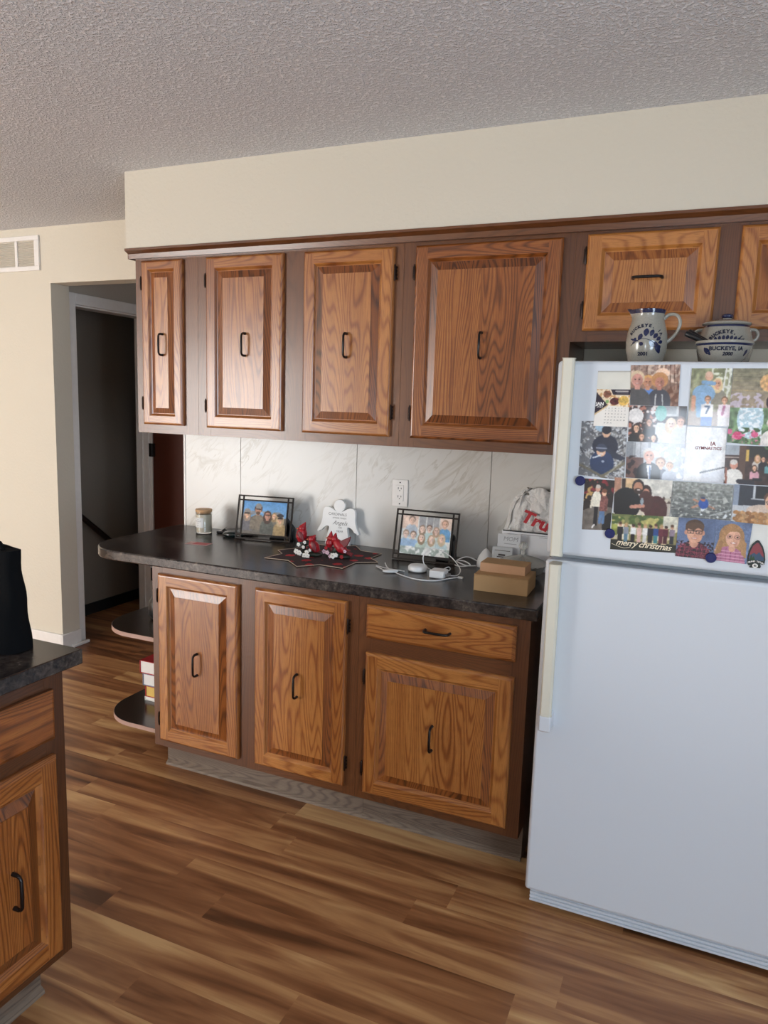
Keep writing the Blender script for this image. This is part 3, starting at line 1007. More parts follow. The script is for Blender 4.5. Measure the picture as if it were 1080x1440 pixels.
door_print('photo of a bald father with boys in numbered shirts', [(0.378, 1.646), (0.473, 1.647), (0.478, 1.501), (0.380, 1.500)],
           [('g', '8b8f6a', 'a39a88'), ('n', 0.5, 5), ('s', 'd9dcc8', 0.66, 4, (0.5, 0, 1, 0.5)), ('l', 0.86, 0.0, 0.80, 0.4, 0.02, 'e4e4dc'), ('l', 0.98, 0, 0.9, 0.5, 0.02, 'dedfd4'), ('r', 0.6, 0.30, 1.0, 0.33, 'd8d8cc'), ('r', 0, 0.75, 1, 1, 'a9998c'),
            ('man', 0.66, 0.26, 0.07, SK, 'e2c99a', '8e8878', 1), ('e', 0.34, 0.44, 0.28, 0.16, '86a9c9'), ('p', [(0.12, 0.42), (0.55, 0.42), (0.5, 0.85), (0.2, 0.85)], '8fb4d6'), ('l', 0.1, 0.5, 0.1, 0.72, 0.05, 'd09b80'),
            ('e', 0.45, 0.14, 0.10, 0.075, 'd6a68a'), ('e', 0.44, 0.10, 0.09, 0.05, 'ddb59c'), ('l', 0.31, 0.24, 0.58, 0.26, 0.05, '7fa3c6'),
            ('r', 0.32, 0.82, 0.58, 1.0, '6e8fcf'), ('man', 0.45, 0.54, 0.05, SK, '8b6646', 'f0eeec'), ('r', 0.30, 0.62, 0.60, 0.84, 'efeceb'), ('l', 0.40, 0.66, 0.50, 0.66, 0.02, '5d6f88'), ('l', 0.50, 0.66, 0.43, 0.78, 0.02, '5d6f88'),
            ('r', 0.72, 0.84, 1.0, 1.0, 'dcd8d8'), ('man', 0.86, 0.55, 0.05, SK, '7a5a40', 'ecdfe2'), ('r', 0.72, 0.63, 1.0, 0.84, 'ecdde2'), ('l', 0.86, 0.66, 0.82, 0.8, 0.03, 'b06a8a')], 4, 64, 96, 5)
door_print('photo of curly blond hair and dark hair beside rippled water', [(0.475, 1.647), (0.573, 1.648), (0.578, 1.550), (0.476, 1.549)],
           [('g', '7e7a62', 'a3917c')] + [('l', 0, y, 1, y + 0.03, 0.008, c) for y, c in ((0.12, '928c6e'), (0.2, '6e6b55'), (0.3, '9a926f'), (0.42, '857c60'), (0.55, 'b59d72'))] +
           [('n', 0.3, 5), ('s', 'c3b6c0', 0.52, 4, (0.0, 0.62, 0.75, 1)), ('e', 0.84, 0.36, 0.20, 0.22, 'd9ac74'), ('n', 0.4, 3, (0.6, 0.1, 1, 0.6)), ('e', 0.92, 0.48, 0.11, 0.16, 'c48a72'), ('e', 0.96, 0.85, 0.16, 0.2, '33262a'), ('e', 0.98, 0.88, 0.08, 0.12, 'c58b74')], 3.5, 72, 66, 6)
door_print('photo of pink flowers and green leaves by a glittering fountain', [(0.4765, 1.549), (0.577, 1.550), (0.581, 1.455), (0.477, 1.460)],
           [('bg', '6d8a62'), ('n', 0.7, 5), ('e', 0.48, 0.30, 0.30, 0.55, 'b8d2dc'), ('s', 'eef6fa', 0.55, 3, (0.22, 0, 0.75, 0.8)), ('s', '3c5c34', 0.55, 5, (0, 0.55, 1, 1)), ('e', 0.22, 0.78, 0.11, 0.12, 'cf3f70'), ('e', 0.60, 0.72, 0.08, 0.08, 'd45a84'), ('e', 0.04, 0.68, 0.06, 0.08, 'd4638a'), ('e', 0.86, 0.9, 0.13, 0.13, 'cf3560'), ('s', 'e77ba0', 0.72, 3, (0.1, 0.6, 1, 1)), ('man', 0.98, 0.42, 0.13, SK, 'e8e4e0', 'e6e0da')], 3, 72, 66, 7)
door_print('photo of two children in winter hats before snowy branches', [(0.109, 1.501), (0.230, 1.506), (0.232, 1.344), (0.110, 1.352)],
           [('bg', '8c8c8c'), ('n', 0.9, 3), ('s', '53545a', 0.60, 3), ('s', 'c8ccd0', 0.66, 2), ('s', '6b6d72', 0.5, 6, (0, 0, 0.3, 1)), ('e', 0.45, 0.10, 0.14, 0.09, '9cb6c8'),
            ('e', 0.55, 0.44, 0.28, 0.20, '252a3c'), ('p', [(0.55, 0.45), (1.0, 0.62), (0.95, 0.68), (0.5, 0.6)], '2b3142'), ('e', 0.56, 0.21, 0.085, 0.085, SK2), ('e', 0.56, 0.155, 0.10, 0.075, '20222e'), ('r', 0.46, 0.17, 0.66, 0.195, '1c1e28'),
            ('e', 0.50, 0.74, 0.26, 0.22, '27395c'), ('r', 0.27, 0.7, 0.70, 0.92, '27395c'), ('e', 0.47, 0.545, 0.10, 0.085, SK2), ('e', 0.47, 0.475, 0.115, 0.075, '3a4256'), ('r', 0.35, 0.47, 0.59, 0.495, '8b93a5'), ('e', 0.44, 0.535, 0.014, 0.010, '402a24'), ('e', 0.51, 0.535, 0.014, 0.010, '402a24'), ('e', 0.475, 0.58, 0.035, 0.012, 'f0e6e0'), ('e', 0.52, 0.71, 0.03, 0.02, 'a9b4c8'), ('l', 0.30, 0.66, 0.45, 0.61, 0.018, 'cfd6de'),
            ('l', 0.0, 0.80, 0.6, 1.0, 0.03, '6f6a5c'), ('l', 1.0, 0.70, 0.5, 0.98, 0.03, '77715f'), ('l', 0.95, 0.66, 0.62, 0.95, 0.012, 'a5a294')], 1, 74, 100, 8)
door_print('photo of a grey-haired man in a dark suit and tie', [(0.232, 1.450), (0.379, 1.4515), (0.381, 1.354), (0.236, 1.353)],
           [('g', 'd3d6da', 'aeb4ba'), ('r', 0, 0, 0.12, 0.5, '8d9298')] + [('r', x, 0, x + 0.015, 0.55, '8f959b') for x in (0.14, 0.24, 0.37, 0.40)] +
           [('r', 0.0, 0.42, 0.3, 1, '6e4f48'), ('s', '2c2226', 0.5, 5, (0, 0.38, 0.32, 1)), ('p', [(0.45, 0), (1, 0), (1, 1), (0.55, 1)], 'c6cdd8'), ('s', 'eef2f8', 0.62, 4, (0.5, 0.1, 1, 1)), ('man', 0.60, 0.55, 0.12, SK2, '9b7b66', '585a66'), ('man', 0.76, 0.62, 0.09, SK2, 'b59a86', 'b4bac6'),
            ('man', 0.40, 0.36, 0.15, 'd9a38a', 'd6d2cc', '17171c'), ('p', [(0.36, 0.62), (0.45, 0.62), (0.43, 1), (0.40, 1)], 'e9ebef'), ('l', 0.42, 0.66, 0.425, 0.98, 0.012, '5c7196')], 3, 96, 66, 9)
gym = door_print('silvery card with dark red gymnastics lettering', [(0.3785, 1.4975), (0.474, 1.4965), (0.4785, 1.354), (0.381, 1.355)],
           [('bg', 'cfcdca'), ('n', 0.2, 6), ('p', [(0, 0), (0.62, 0), (0.4, 1), (0, 1)], 'dddcdb'), ('l', 0.42, 0.83, 0.98, 0.71, 0.018, '26262b'), ('p', [(0.45, 0.86), (1, 0.74), (1, 1), (0.42, 1)], 'c2c3c8')], 5, 60, 84, 10)
REDK = flat('dark_red_print', '7d3a3f', 0.6)
mb = MB()
lettering(mb, 'IA', 0.014, lambda a, b: (0.445 + a, -0.77405, 1.4545 + b), bold=0.0004)
lettering(mb, 'GYMNASTICS', 0.0105, lambda a, b: (0.4345 + a, -0.77405, 1.4425 + b), bold=0.0003)
mb.build('lettering', REDK, gym, smooth=0)
door_print('photo of a white-haired man seated with family on a porch', [(0.476, 1.453), (0.585, 1.455), (0.590, 1.356), (0.477, 1.354)],
           [('bg', '3f2c28'), ('n', 0.5, 5), ('r', 0, 0, 0.3, 0.25, 'a2aab2'), ('r', 0.30, 0, 0.44, 1, '5b4236'), ('r', 0.0, 0.30, 0.3, 0.33, 'b3a49a'), ('r', 0.44, 0.1, 0.50, 0.4, 'd8b25a'), ('r', 0.5, 0, 1, 0.3, '2b2a26'), ('s', '4c6a44', 0.6, 4, (0.8, 0, 1, 0.5)), ('s', 'dfe6ea', 0.66, 4, (0.8, 0.3, 1, 0.6)),
            ('man', 0.68, 0.30, 0.06, SK2, 'b98f62', 'cfc6bc', 1), ('man', 0.80, 0.33, 0.055, SK, '2c221e', '26242a'), ('man', 0.93, 0.40, 0.055, SK, '3a2c26', '6ea3a6', 1), ('man', 0.63, 0.56, 0.055, SK2, '4c362c', 'd9a3ae', 1), ('r', 0.6, 0.82, 0.8, 0.9, '1e1c22'),
            ('e', 0.20, 0.82, 0.20, 0.22, 'e6e3dc'), ('e', 0.20, 0.50, 0.085, 0.115, 'd99a84'), ('e', 0.19, 0.43, 0.08, 0.07, 'dcd6ce'), ('l', 0.32, 0.92, 0.6, 0.95, 0.05, '2a2830'), ('l', 0.04, 0.6, 0.06, 1, 0.02, '8a4a34')], 2, 78, 68, 11)
door_print('photo of a couple standing arm in arm at the lower left', [(0.128, 1.343), (0.209, 1.343), (0.206, 1.204), (0.130, 1.199)],
           [('bg', '2a2220'), ('s', '7c2a30', 0.66, 5, (0, 0, 1, 0.3)), ('s', 'c09a60', 0.72, 5, (0, 0, 0.4, 0.5)), ('p', [(0, 0.62), (0.5, 0.5), (1, 0.55), (1, 1), (0, 1)], '6f675f'), ('n', 0.3, 6), ('e', 0.95, 0.90, 0.25, 0.25, '17191a'),
            ('r', 0.38, 0.5, 0.52, 0.92, '1d1d22'), ('l', 0.42, 0.9, 0.36, 0.95, 0.03, 'dedad6'), ('l', 0.62, 0.6, 0.60, 0.85, 0.05, '5b7aa0'), ('l', 0.7, 0.6, 0.72, 0.85, 0.05, '5b7aa0'), ('e', 0.70, 0.44, 0.14, 0.14, '83524c'), ('r', 0.57, 0.42, 0.84, 0.62, '83524c'), ('n', 0.5, 2, (0.57, 0.34, 0.85, 0.62)), ('e', 0.69, 0.26, 0.08, 0.065, SK2), ('e', 0.69, 0.22, 0.09, 0.04, '7a4c38'),
            ('e', 0.44, 0.36, 0.15, 0.13, 'ece5d2'), ('r', 0.31, 0.34, 0.57, 0.54, 'ece5d2'), ('l', 0.30, 0.36, 0.27, 0.55, 0.035, 'e4dcc8'), ('e', 0.47, 0.18, 0.085, 0.07, 'dba58c'), ('e', 0.47, 0.14, 0.08, 0.04, 'd0c4b8')], 0, 60, 96, 12)
door_print('photo of a bearded man and dark-haired woman with drinks', [(0.208, 1.3515), (0.356, 1.353), (0.356, 1.256), (0.212, 1.251)],
           [('bg', 'cfc6b4'), ('r', 0, 0, 0.12, 0.4, 'b0836c'), ('r', 0.13, 0.02, 0.2, 0.35, '3a2c28'), ('r', 0.2, 0, 0.4, 0.35, 'd8b78c'), ('r', 0.42, 0, 1, 0.5, 'd9d6cc'), ('n', 0.25, 5), ('s', '54453e', 0.6, 4, (0.65, 0.45, 1, 0.7)), ('r', 0.7, 0.65, 1, 1, 'b9b0a4'),
            ('e', 0.75, 0.85, 0.20, 0.40, '4a2626'), ('e', 0.56, 0.40, 0.10, 0.24, '2b1a1a'), ('e', 0.56, 0.38, 0.06, 0.12, 'c98d74'), ('e', 0.56, 0.62, 0.13, 0.3, '4b2b28'), ('e', 0.22, 0.70, 0.26, 0.44, '15171a'), ('e', 0.42, 0.22, 0.105, 0.2, '231b1a'), ('e', 0.42, 0.24, 0.08, 0.15, 'b98468'), ('e', 0.42, 0.34, 0.07, 0.08, '3a2a24'), ('e', 0.43, 0.31, 0.03, 0.02, 'efe2d8'),
            ('l', 0.32, 0.78, 0.52, 0.74, 0.035, 'c98d78'), ('e', 0.50, 0.62, 0.03, 0.10, '9aa8b0')], 4, 92, 62, 13)
door_print('photo of a swimmer in a blue vest on grey water', [(0.356, 1.352), (0.502, 1.352), (0.504, 1.259), (0.358, 1.256)],
           [('g', '8f928c', '5a5f60')] + [('l', 0, 0.05 + i * 0.06, 1, 0.09 + i * 0.058, 0.004, ('a3a59c', '6f7470', '7d827e')[i % 3]) for i in range(16)] + [('n', 0.45, 3), ('s', 'b7bab4', 0.72, 3), ('l', 0.66, 0.9, 1, 0.7, 0.012, 'aeb4b4'), ('s', 'e4eaec', 0.72, 3, (0.5, 0.7, 1, 0.95)),
            ('l', 0.38, 0.48, 0.55, 0.60, 0.018, 'c08e74'), ('l', 0.36, 0.70, 0.5, 0.60, 0.018, 'b98a72'), ('l', 0.55, 0.58, 0.72, 0.70, 0.016, 'b08670'), ('e', 0.54, 0.58, 0.085, 0.14, '2f57a8'), ('e', 0.53, 0.46, 0.04, 0.06, 'c4785c'), ('e', 0.53, 0.42, 0.04, 0.035, '3c4a6e')], 3, 92, 62, 14)
door_print('photo of a child with glasses behind a heap of cookies', [(0.505, 1.3535), (0.604, 1.3535), (0.609, 1.255), (0.505, 1.257)],
           [('bg', '2f343e'), ('r', 0, 0, 0.12, 0.75, '8c98aa'), ('r', 0.45, 0.0, 0.5, 0.35, 'c2c6ca'), ('r', 0.4, 0.33, 1, 0.37, 'b8bcc0'), ('r', 0.52, 0, 1, 0.33, '1e2024'), ('p', [(0, 0.55), (1, 0.5), (1, 1), (0, 1)], 'c3c6ca'), ('e', 0.72, 0.66, 0.40, 0.18, 'd4bfae'), ('e', 0.90, 0.30, 0.20, 0.18, '5a3d30'), ('e', 0.90, 0.42, 0.17, 0.22, SK2), ('l', 0.76, 0.40, 0.98, 0.40, 0.01, '221c1c'), ('e', 0.82, 0.42, 0.055, 0.055, '2a2220'), ('e', 0.82, 0.42, 0.04, 0.04, 'd9ab92')] +
           [('e', 0.10 + 0.14 * (i % 8) + 0.07 * (i // 8 % 2), 0.74 + 0.085 * (i // 8), 0.075, 0.055, ('a87a4c', 'b98a58', '8f633c', 'c09668')[(i * 7) % 4]) for i in range(32)] + [('n', 0.35, 3, (0, 0.66, 1, 1))], 4, 72, 66, 15)
xm = door_print('wedding-party photo card with merry christmas in script', [(0.208, 1.2525), (0.379, 1.2565), (0.379, 1.159), (0.210, 1.151)],
           [('g', '6f7a48', 'a99868'), ('s', '4e6434', 0.5, 8, (0, 0, 1, 0.35)), ('s', 'b7b06a', 0.65, 6, (0, 0, 1, 0.4)), ('r', 0.78, 0, 1, 0.35, 'd9d6c4'), ('s', 'e6dcc0', 0.55, 8, (0, 0.28, 1, 0.7)), ('r', 0, 0.30, 0.1, 0.6, '9aa050'), ('n', 0.25, 4), ('p', [(0, 0.72), (1, 0.78), (1, 1), (0, 1)], '23241c'), ('s', 'd8c49c', 0.66, 7, (0, 0.6, 1, 0.8))] +
           [q for i, (x, c1, c2) in enumerate(((0.14, '1b1b22', '16161a'), (0.23, '8b93a0', '5c7f94'), (0.34, 'e6e6e4', '1c1416'), (0.43, 'e0b9ac', 'd9b0a2'), (0.52, 'e9e6e2', 'dcd8d4'), (0.60, '1c1e26', '18181e'), (0.68, '2b4a8a', '3a7f86'), (0.76, '6a2a38', '5a2632'), (0.83, '5c2030', '461a26'), (0.92, '8a7a8a', '22242e')))
            for q in (('e', x, 0.30 + 0.02 * (i % 3), 0.025, 0.055, 'c99a80'), ('e', x, 0.26 + 0.02 * (i % 3), 0.026, 0.04, ('5a4030', 'b89868', '3a2a22')[i % 3]), ('r', x - 0.04, 0.36, x + 0.04, 0.56, c1), ('r', x - 0.03, 0.55, x + 0.03, 0.76, c2))], 1, 104, 64, 16)
SCR = flat('cream_script_print', 'e9ddc2', 0.6)
mb = MB()
lettering(mb, 'merry christmas', 0.0235, lambda a, b: (0.2945 + a, -0.7716, 1.1720 + b - 0.02 * a), shear=0.45, bold=0.0003, space=0.92)
mb.tube([(0.213, -0.7716, 1.168), (0.225, -0.7716, 1.164), (0.245, -0.7716, 1.159), (0.262, -0.7716, 1.163), (0.258, -0.7716, 1.170)], 0.0006, 5, smooth=5)
mb.build('lettering', SCR, xm, smooth=0)
door_print('school portrait of a boy in black glasses and plaid shirt', [(0.379, 1.256), (0.469, 1.259), (0.471, 1.151), (0.379, 1.151)],
           [('bg', '5f7092'), ('n', 0.35, 22), ('e', 0.46, 1.02, 0.50, 0.44, '5a2638'), ('e', 0.46, 0.6, 0.13, 0.14, 'cf9a80'), ('s', '231a24', 0.55, 3, (0, 0.58, 1, 1)), ('s', 'b05868', 0.80, 2, (0.02, 0.62, 0.9, 1))] +
           [('l', x, 0.66, x - 0.03, 1, 0.007, 'a04456') for x in (0.12, 0.24, 0.36, 0.58, 0.7, 0.82)] + [('l', 0.05, y, 0.9, y + 0.02, 0.007, 'a04456') for y in (0.74, 0.84, 0.94)] +
           [('e', 0.46, 0.64, 0.11, 0.10, 'cf9a80'), ('e', 0.46, 0.20, 0.25, 0.17, '4e3829'), ('r', 0.22, 0.18, 0.70, 0.32, '5a4030'), ('e', 0.23, 0.36, 0.04, 0.06, 'cb9279'), ('e', 0.70, 0.36, 0.04, 0.06, 'cb9279'), ('e', 0.465, 0.38, 0.205, 0.235, 'dca98e'), ('e', 0.47, 0.20, 0.22, 0.10, '5a4232'),
            ('e', 0.56, 0.42, 0.12, 0.18, 'cf9a80'), ('r', 0.27, 0.305, 0.44, 0.395, '1d1a1e'), ('r', 0.50, 0.305, 0.67, 0.395, '1d1a1e'), ('r', 0.285, 0.322, 0.425, 0.385, 'd6a288'), ('r', 0.515, 0.322, 0.655, 0.385, 'd09b82'), ('r', 0.42, 0.315, 0.52, 0.33, '1d1a1e'), ('l', 0.47, 0.38, 0.475, 0.44, 0.008, 'b97f68'), ('e', 0.355, 0.353, 0.022, 0.014, '33241f'), ('e', 0.585, 0.353, 0.022, 0.014, '33241f'), ('e', 0.47, 0.50, 0.085, 0.022, 'b4685c'), ('e', 0.47, 0.497, 0.065, 0.012, 'f4ece6')], 5, 84, 100, 17)
door_print('school portrait of a girl with long fair hair and pink plaid shirt', [(0.469, 1.259), (0.556, 1.256), (0.551, 1.149), (0.4725, 1.151)],
           [('bg', '66789a'), ('n', 0.35, 22), ('e', 0.48, 0.40, 0.36, 0.34, 'a97f56'), ('p', [(0.14, 0.42), (0.86, 0.42), (0.97, 0.86), (0.0, 0.80)], 'b0875c'), ('n', 0.25, 2, (0, 0.1, 1, 0.9)), ('e', 0.45, 1.04, 0.50, 0.42, 'b2708e')] + [('l', x, 0.68, x, 1, 0.008, '8a4668') for x in (0.1, 0.22, 0.36, 0.5, 0.64, 0.78)] + [('l', 0.0, y, 0.95, y, 0.008, 'd9a4b8') for y in (0.74, 0.82, 0.9, 0.97)] +
           [('p', [(0.78, 0.4), (0.92, 0.5), (0.95, 0.86), (0.8, 0.78)], 'b0875c'), ('p', [(0.02, 0.86), (0.16, 0.5), (0.26, 0.52), (0.2, 0.8)], '9e7650'), ('e', 0.52, 0.66, 0.10, 0.09, 'd09c84'), ('e', 0.52, 0.40, 0.205, 0.235, 'dfae94'), ('e', 0.62, 0.44, 0.10, 0.17, 'd3a086'), ('p', [(0.28, 0.42), (0.34, 0.18), (0.6, 0.14), (0.78, 0.3), (0.62, 0.24), (0.42, 0.26)], 'a67c52'),
            ('e', 0.43, 0.38, 0.085, 0.05, '8a5c58'), ('e', 0.43, 0.38, 0.07, 0.038, 'd8a58c'), ('e', 0.64, 0.38, 0.085, 0.05, '8a5c58'), ('e', 0.64, 0.38, 0.07, 0.038, 'd8a58c'), ('e', 0.43, 0.38, 0.03, 0.018, '3c302c'), ('e', 0.64, 0.38, 0.03, 0.018, '3c302c'), ('e', 0.55, 0.53, 0.09, 0.024, 'b96a62'), ('e', 0.55, 0.527, 0.07, 0.013, 'f6efe9')], 4, 80, 100, 18)
# white paper behind the arrowhead magnet
door_print('plain white paper strip behind the arrowhead magnet', [(0.548, 1.256), (0.600, 1.256), (0.600, 1.165), (0.552, 1.165)], [('bg', 'dcdcd6'), ('n', 0.06, 5)], 0, 12, 16, 19, MATTE, 'paper', 'paper_strip')

MAG = flat('navy_magnet', '141d5a', 0.4)
for (x, z), lb in (((0.117, 1.336), 'round navy magnet holding the winter-hat photo at the door edge'), ((0.207, 1.196), 'round navy magnet at the corner of the christmas card'), ((0.466, 1.157), 'round navy magnet between the two school portraits')):
    mb = MB().lathe([(0.0, 0), (0.0125, 0), (0.0135, 0.0015), (0.0135, 0.0045), (0.0115, 0.0062), (0.0085, 0.0062), (0.0078, 0.0054), (0, 0.0054)], 28)
    mb.xf(lambda p: (p.x, -p.z, p.y))
    o = mb.build('round_magnet', MAG)
    o.location = (x, -0.7745, z)
    tag(o, lb, 'magnet', 'round navy magnets on the freezer door')
# arrowhead souvenir magnet
r = thing('souvenir_magnet', 'arrowhead-shaped park souvenir magnet with a mountain scene', 'magnet', (0.572, -0.7715, 1.141))
OUT = [(-0.010, 0.006), (-0.016, 0.006), (-0.020, 0.014), (-0.0205, 0.026), (-0.018, 0.044), (-0.012, 0.062), (-0.004, 0.071), (0.0, 0.0735), (0.004, 0.071), (0.013, 0.058), (0.019, 0.040), (0.0215, 0.024), (0.0205, 0.012), (0.017, 0.010), (0.011, 0.012), (0.013, 0.006), (0.012, 0.001), (-0.012, 0.0), (-0.014, 0.003)]
MB().prism(OUT, -0.003, 0, axis='y').build('plate', flat('dark_green_enamel', '232c2a', 0.4), r, bevel=0.0008)
sc = [(x * 0.84, 0.020 + (z - 0.02) * 0.88) for x, z in OUT if z > 0.02]
MB().prism(sc, -0.0036, -0.003, axis='y').build('scene_panel', flat('sunset_enamel', '8a3f45', 0.4), r)
MB().prism([(-0.0165, 0.021), (-0.0165, 0.032), (-0.006, 0.040), (0.000, 0.036), (0.006, 0.043), (0.012, 0.034), (0.0175, 0.030), (0.0175, 0.021)], -0.0040, -0.0034, axis='y').build('mountains', flat('blue_mountain_enamel', '3b4f66', 0.4), r)
MB().prism([(-0.015, 0.021), (-0.012, 0.036), (-0.009, 0.026), (-0.006, 0.032), (-0.002, 0.021)], -0.0044, -0.0038, axis='y').build('pines', flat('pine_enamel', '2f4a2c', 0.4), r)
mb = MB()
for i, chh in enumerate('GRAND TETON'):
    th = (i - 5) * 0.095
    lettering(mb, chh, 0.0056, lambda a, b: (0.036 * math.sin(th) + a * math.cos(th) + b * math.sin(th), -0.0047, -0.018 + 0.036 * math.cos(th) + b * math.cos(th) - a * math.sin(th)), bold=0.0002)
mb.build('lettering', PALE, r, smooth=0)
mb = MB().lathe([(0, 0), (0.0058, 0), (0.0058, 0.0008), (0, 0.0008)], 24, sx=1.15).xf(lambda p: (p.x - 0.0005, -p.z - 0.0030, p.y + 0.0065))
mb.build('badge', PALE, r)
lettering(MB(), '85', 0.0065, lambda a, b: (-0.0005 + a, -0.0042, 0.0065 + b), bold=0.0003).build('number', INK, r, smooth=0)
# ------------------------------------------------------------------ stoneware on top of the refrigerator
def stone_mat():
    k = N('salt_glazed_stoneware')
    o = k.obj()
    n = k.noise(o, 240, 2, 0.6)
    k.P('Base Color', k.mix(n, lin('8f8b80'), lin('a8a499')))
    k.P('Roughness', 0.16)
    k.P('Coat Weight', 0.5)
    k.P('Coat Roughness', 0.05)
    return k.m


STONE = stone_mat()
BLUE = flat('cobalt_glaze', '1b2347', 0.15, coat=0.5, var=0.25, scale=60)
NAVY = flat('stamped_blue_letters', '161b33', 0.3)


def surf(prof, phi0, e=0.0007):
    """maps (a right, b height) onto a lathed body"""
    zs = [z for _, z in prof]
    rs = [r for r, _ in prof]

    def fn(a, b):
        rr = float(np.interp(b, zs, rs)) + e
        ph = a / max(rr, 0.01) + phi0
        return (rr * math.sin(ph), -rr * math.cos(ph), b)
    return fn


def leaf(mb, fn, a, b, L, w, ang, n=10):
    """almond-shaped brush mark starting at (a, b) going towards ang"""
    up, dn = [], []
    for i in range(n + 1):
        t = i / n
        ww = w * math.sin(PI * min(1, t * 0.9 + 0.08)) ** 0.8 * (0.6 + 0.5 * t)
        x, y = t * L, ww / 2
        up.append((x, y))
        dn.append((x, -y))
    ca, sa = math.cos(ang), math.sin(ang)
    V = []
    for (x, y), (x2, y2) in zip(up, dn):
        V.append(fn(a + x * ca - y * sa, b + x * sa + y * ca))
        V.append(fn(a + x2 * ca - y2 * sa, b + x2 * sa + y2 * ca))
    mb.add(V, [(2 * i, 2 * i + 1, 2 * i + 3, 2 * i + 2) for i in range(n)])


def arc_text(mb, body, size, fn, ca, cb, R, a0, a1, bold=0.0008):
    for i, ch in enumerate(body):
        if ch == ' ':
            continue
        th = a0 + (a1 - a0) * i / (len(body) - 1)
        lettering(mb, ch, size, lambda x, y: fn(ca + (R + y) * math.sin(th) + x * math.cos(th), cb + (R + y) * math.cos(th) - x * math.sin(th)), bold=bold)


ZT = 1.6642
r = thing('stoneware_pitcher', 'grey stoneware pitcher with a blue leaf spray and the year 2001', 'pitcher', (0.243, -0.53, ZT))
r.scale = (1, 1, 0.93)
prof = [(0.036, 0.0), (0.043, 0.003), (0.050, 0.018), (0.0565, 0.045), (0.0585, 0.072), (0.056, 0.100), (0.050, 0.124), (0.0455, 0.140), (0.0440, 0.152), (0.0452, 0.160), (0.0475, 0.168), (0.0480, 0.172)]
full = prof + [(0.0455, 0.1735), (0.043, 0.168), (0.040, 0.150), (0.046, 0.12), (0.052, 0.08), (0.045, 0.02), (0.0, 0.012)]
mb = MB().lathe([(0.0, 0.0)] + full, 56)


def spout(p):
    a = math.atan2(p.y, p.x)
    k_ = max(0, (p.z - 0.138) / 0.034)
    g_ = math.exp(-((abs(a) - PI) / 0.28) ** 2) * k_ ** 1.5
    return (p.x - 0.013 * g_, p.y, p.z + 0.004 * g_)


mb.xf(spout)
for i, f in enumerate(mb.f):
    if min(mb.v[j][2] for j in f) > 0.158 and max(math.hypot(mb.v[j][0], mb.v[j][1]) for j in f) > 0.0445:
        mb.mi[i] = 1
mb.build('pitcher_body', [STONE, BLUE], r, smooth=60)
mb = MB().tube([(0.042, 0.0, 0.146), (0.058, -0.002, 0.158), (0.078, -0.004, 0.155), (0.088, -0.005, 0.134), (0.082, -0.004, 0.106), (0.066, -0.002, 0.084), (0.053, 0, 0.074)], [0.007, 0.0055, 0.005, 0.005, 0.005, 0.0055, 0.007], 12, smooth=6)
mb.build('handle', STONE, r, smooth=60)
fn = surf(prof, 0.04)
mb = MB()
arc_text(mb, 'BUCKEYE, IA', 0.0130, fn, -0.002, 0.066, 0.054, -0.98, 0.98)
lettering(mb, '2001', 0.0145, lambda a, b: fn(a - 0.006, b + 0.034), bold=0.0008)
mb.build('lettering', NAVY, r, smooth=0)
mb = MB()
leaf(mb, fn, -0.020, 0.072, 0.030, 0.007, 2.85 + PI * 0)
leaf(mb, fn, -0.040, 0.064, 0.012, 0.008, 0.9)
for a, b, L, w, an in ((-0.021, 0.076, 0.020, 0.010, 1.15), (-0.034, 0.074, 0.010, 0.007, 1.2), (-0.002, 0.088, 0.022, 0.012, 1.45), (0.012, 0.088, 0.020, 0.010, 1.25), (0.021, 0.082, 0.017, 0.010, 0.95), (0.030, 0.076, 0.015, 0.009, 0.7), (0.036, 0.068, 0.014, 0.009, 0.4), (-0.018, 0.068, 0.012, 0.009, -0.6), (0.010, 0.074, 0.024, 0.015, -0.75), (0.026, 0.072, 0.037, 0.013, -1.15), (0.036, 0.062, 0.012, 0.008, -0.9)):
    leaf(mb, fn, a, b, L * 1.05, w * 1.5, an)
V = [fn(-0.045 + i * 0.006, 0.060 + 0.020 * math.sin(PI * min(1, i / 13))) for i in range(14)]
mb.tube(V, 0.0008, 5)
mb.build('leaf_decoration', BLUE, r, smooth=0)

r = thing('bean_pot', 'lidded grey stoneware bean pot with blue knob behind the bowl', 'pot', (0.455, -0.42, ZT))
r.scale = (1, 1, 0.93)
prof = [(0.052, 0), (0.060, 0.004), (0.070, 0.025), (0.0765, 0.055), (0.0755, 0.085), (0.069, 0.112), (0.0635, 0.127), (0.0625, 0.133)]
mb = MB().lathe([(0, 0)] + prof + [(0.059, 0.133), (0.057, 0.12), (0.0, 0.115)], 56)
for i, f in enumerate(mb.f):
    z_ = [mb.v[j][2] for j in f]
    if min(z_) > 0.124 and max(z_) < 0.1335 and len(f) == 4 and max(math.hypot(mb.v[j][0], mb.v[j][1]) for j in f) > 0.062:
        mb.mi[i] = 1
mb.build('pot_body', [STONE, BLUE], r, smooth=60)
mb = MB().lathe([(0.0, 0.134), (0.064, 0.134), (0.0675, 0.138), (0.0665, 0.142), (0.056, 0.147), (0.030, 0.152), (0.013, 0.154), (0.012, 0.158), (0.0, 0.158)], 56)
lid = mb.build('lid', STONE, r, smooth=50)
MB().lathe([(0.0, 0.157), (0.013, 0.157), (0.0175, 0.162), (0.0165, 0.168), (0.010, 0.171), (0, 0.171)], 32).build('knob', BLUE, lid, smooth=60)
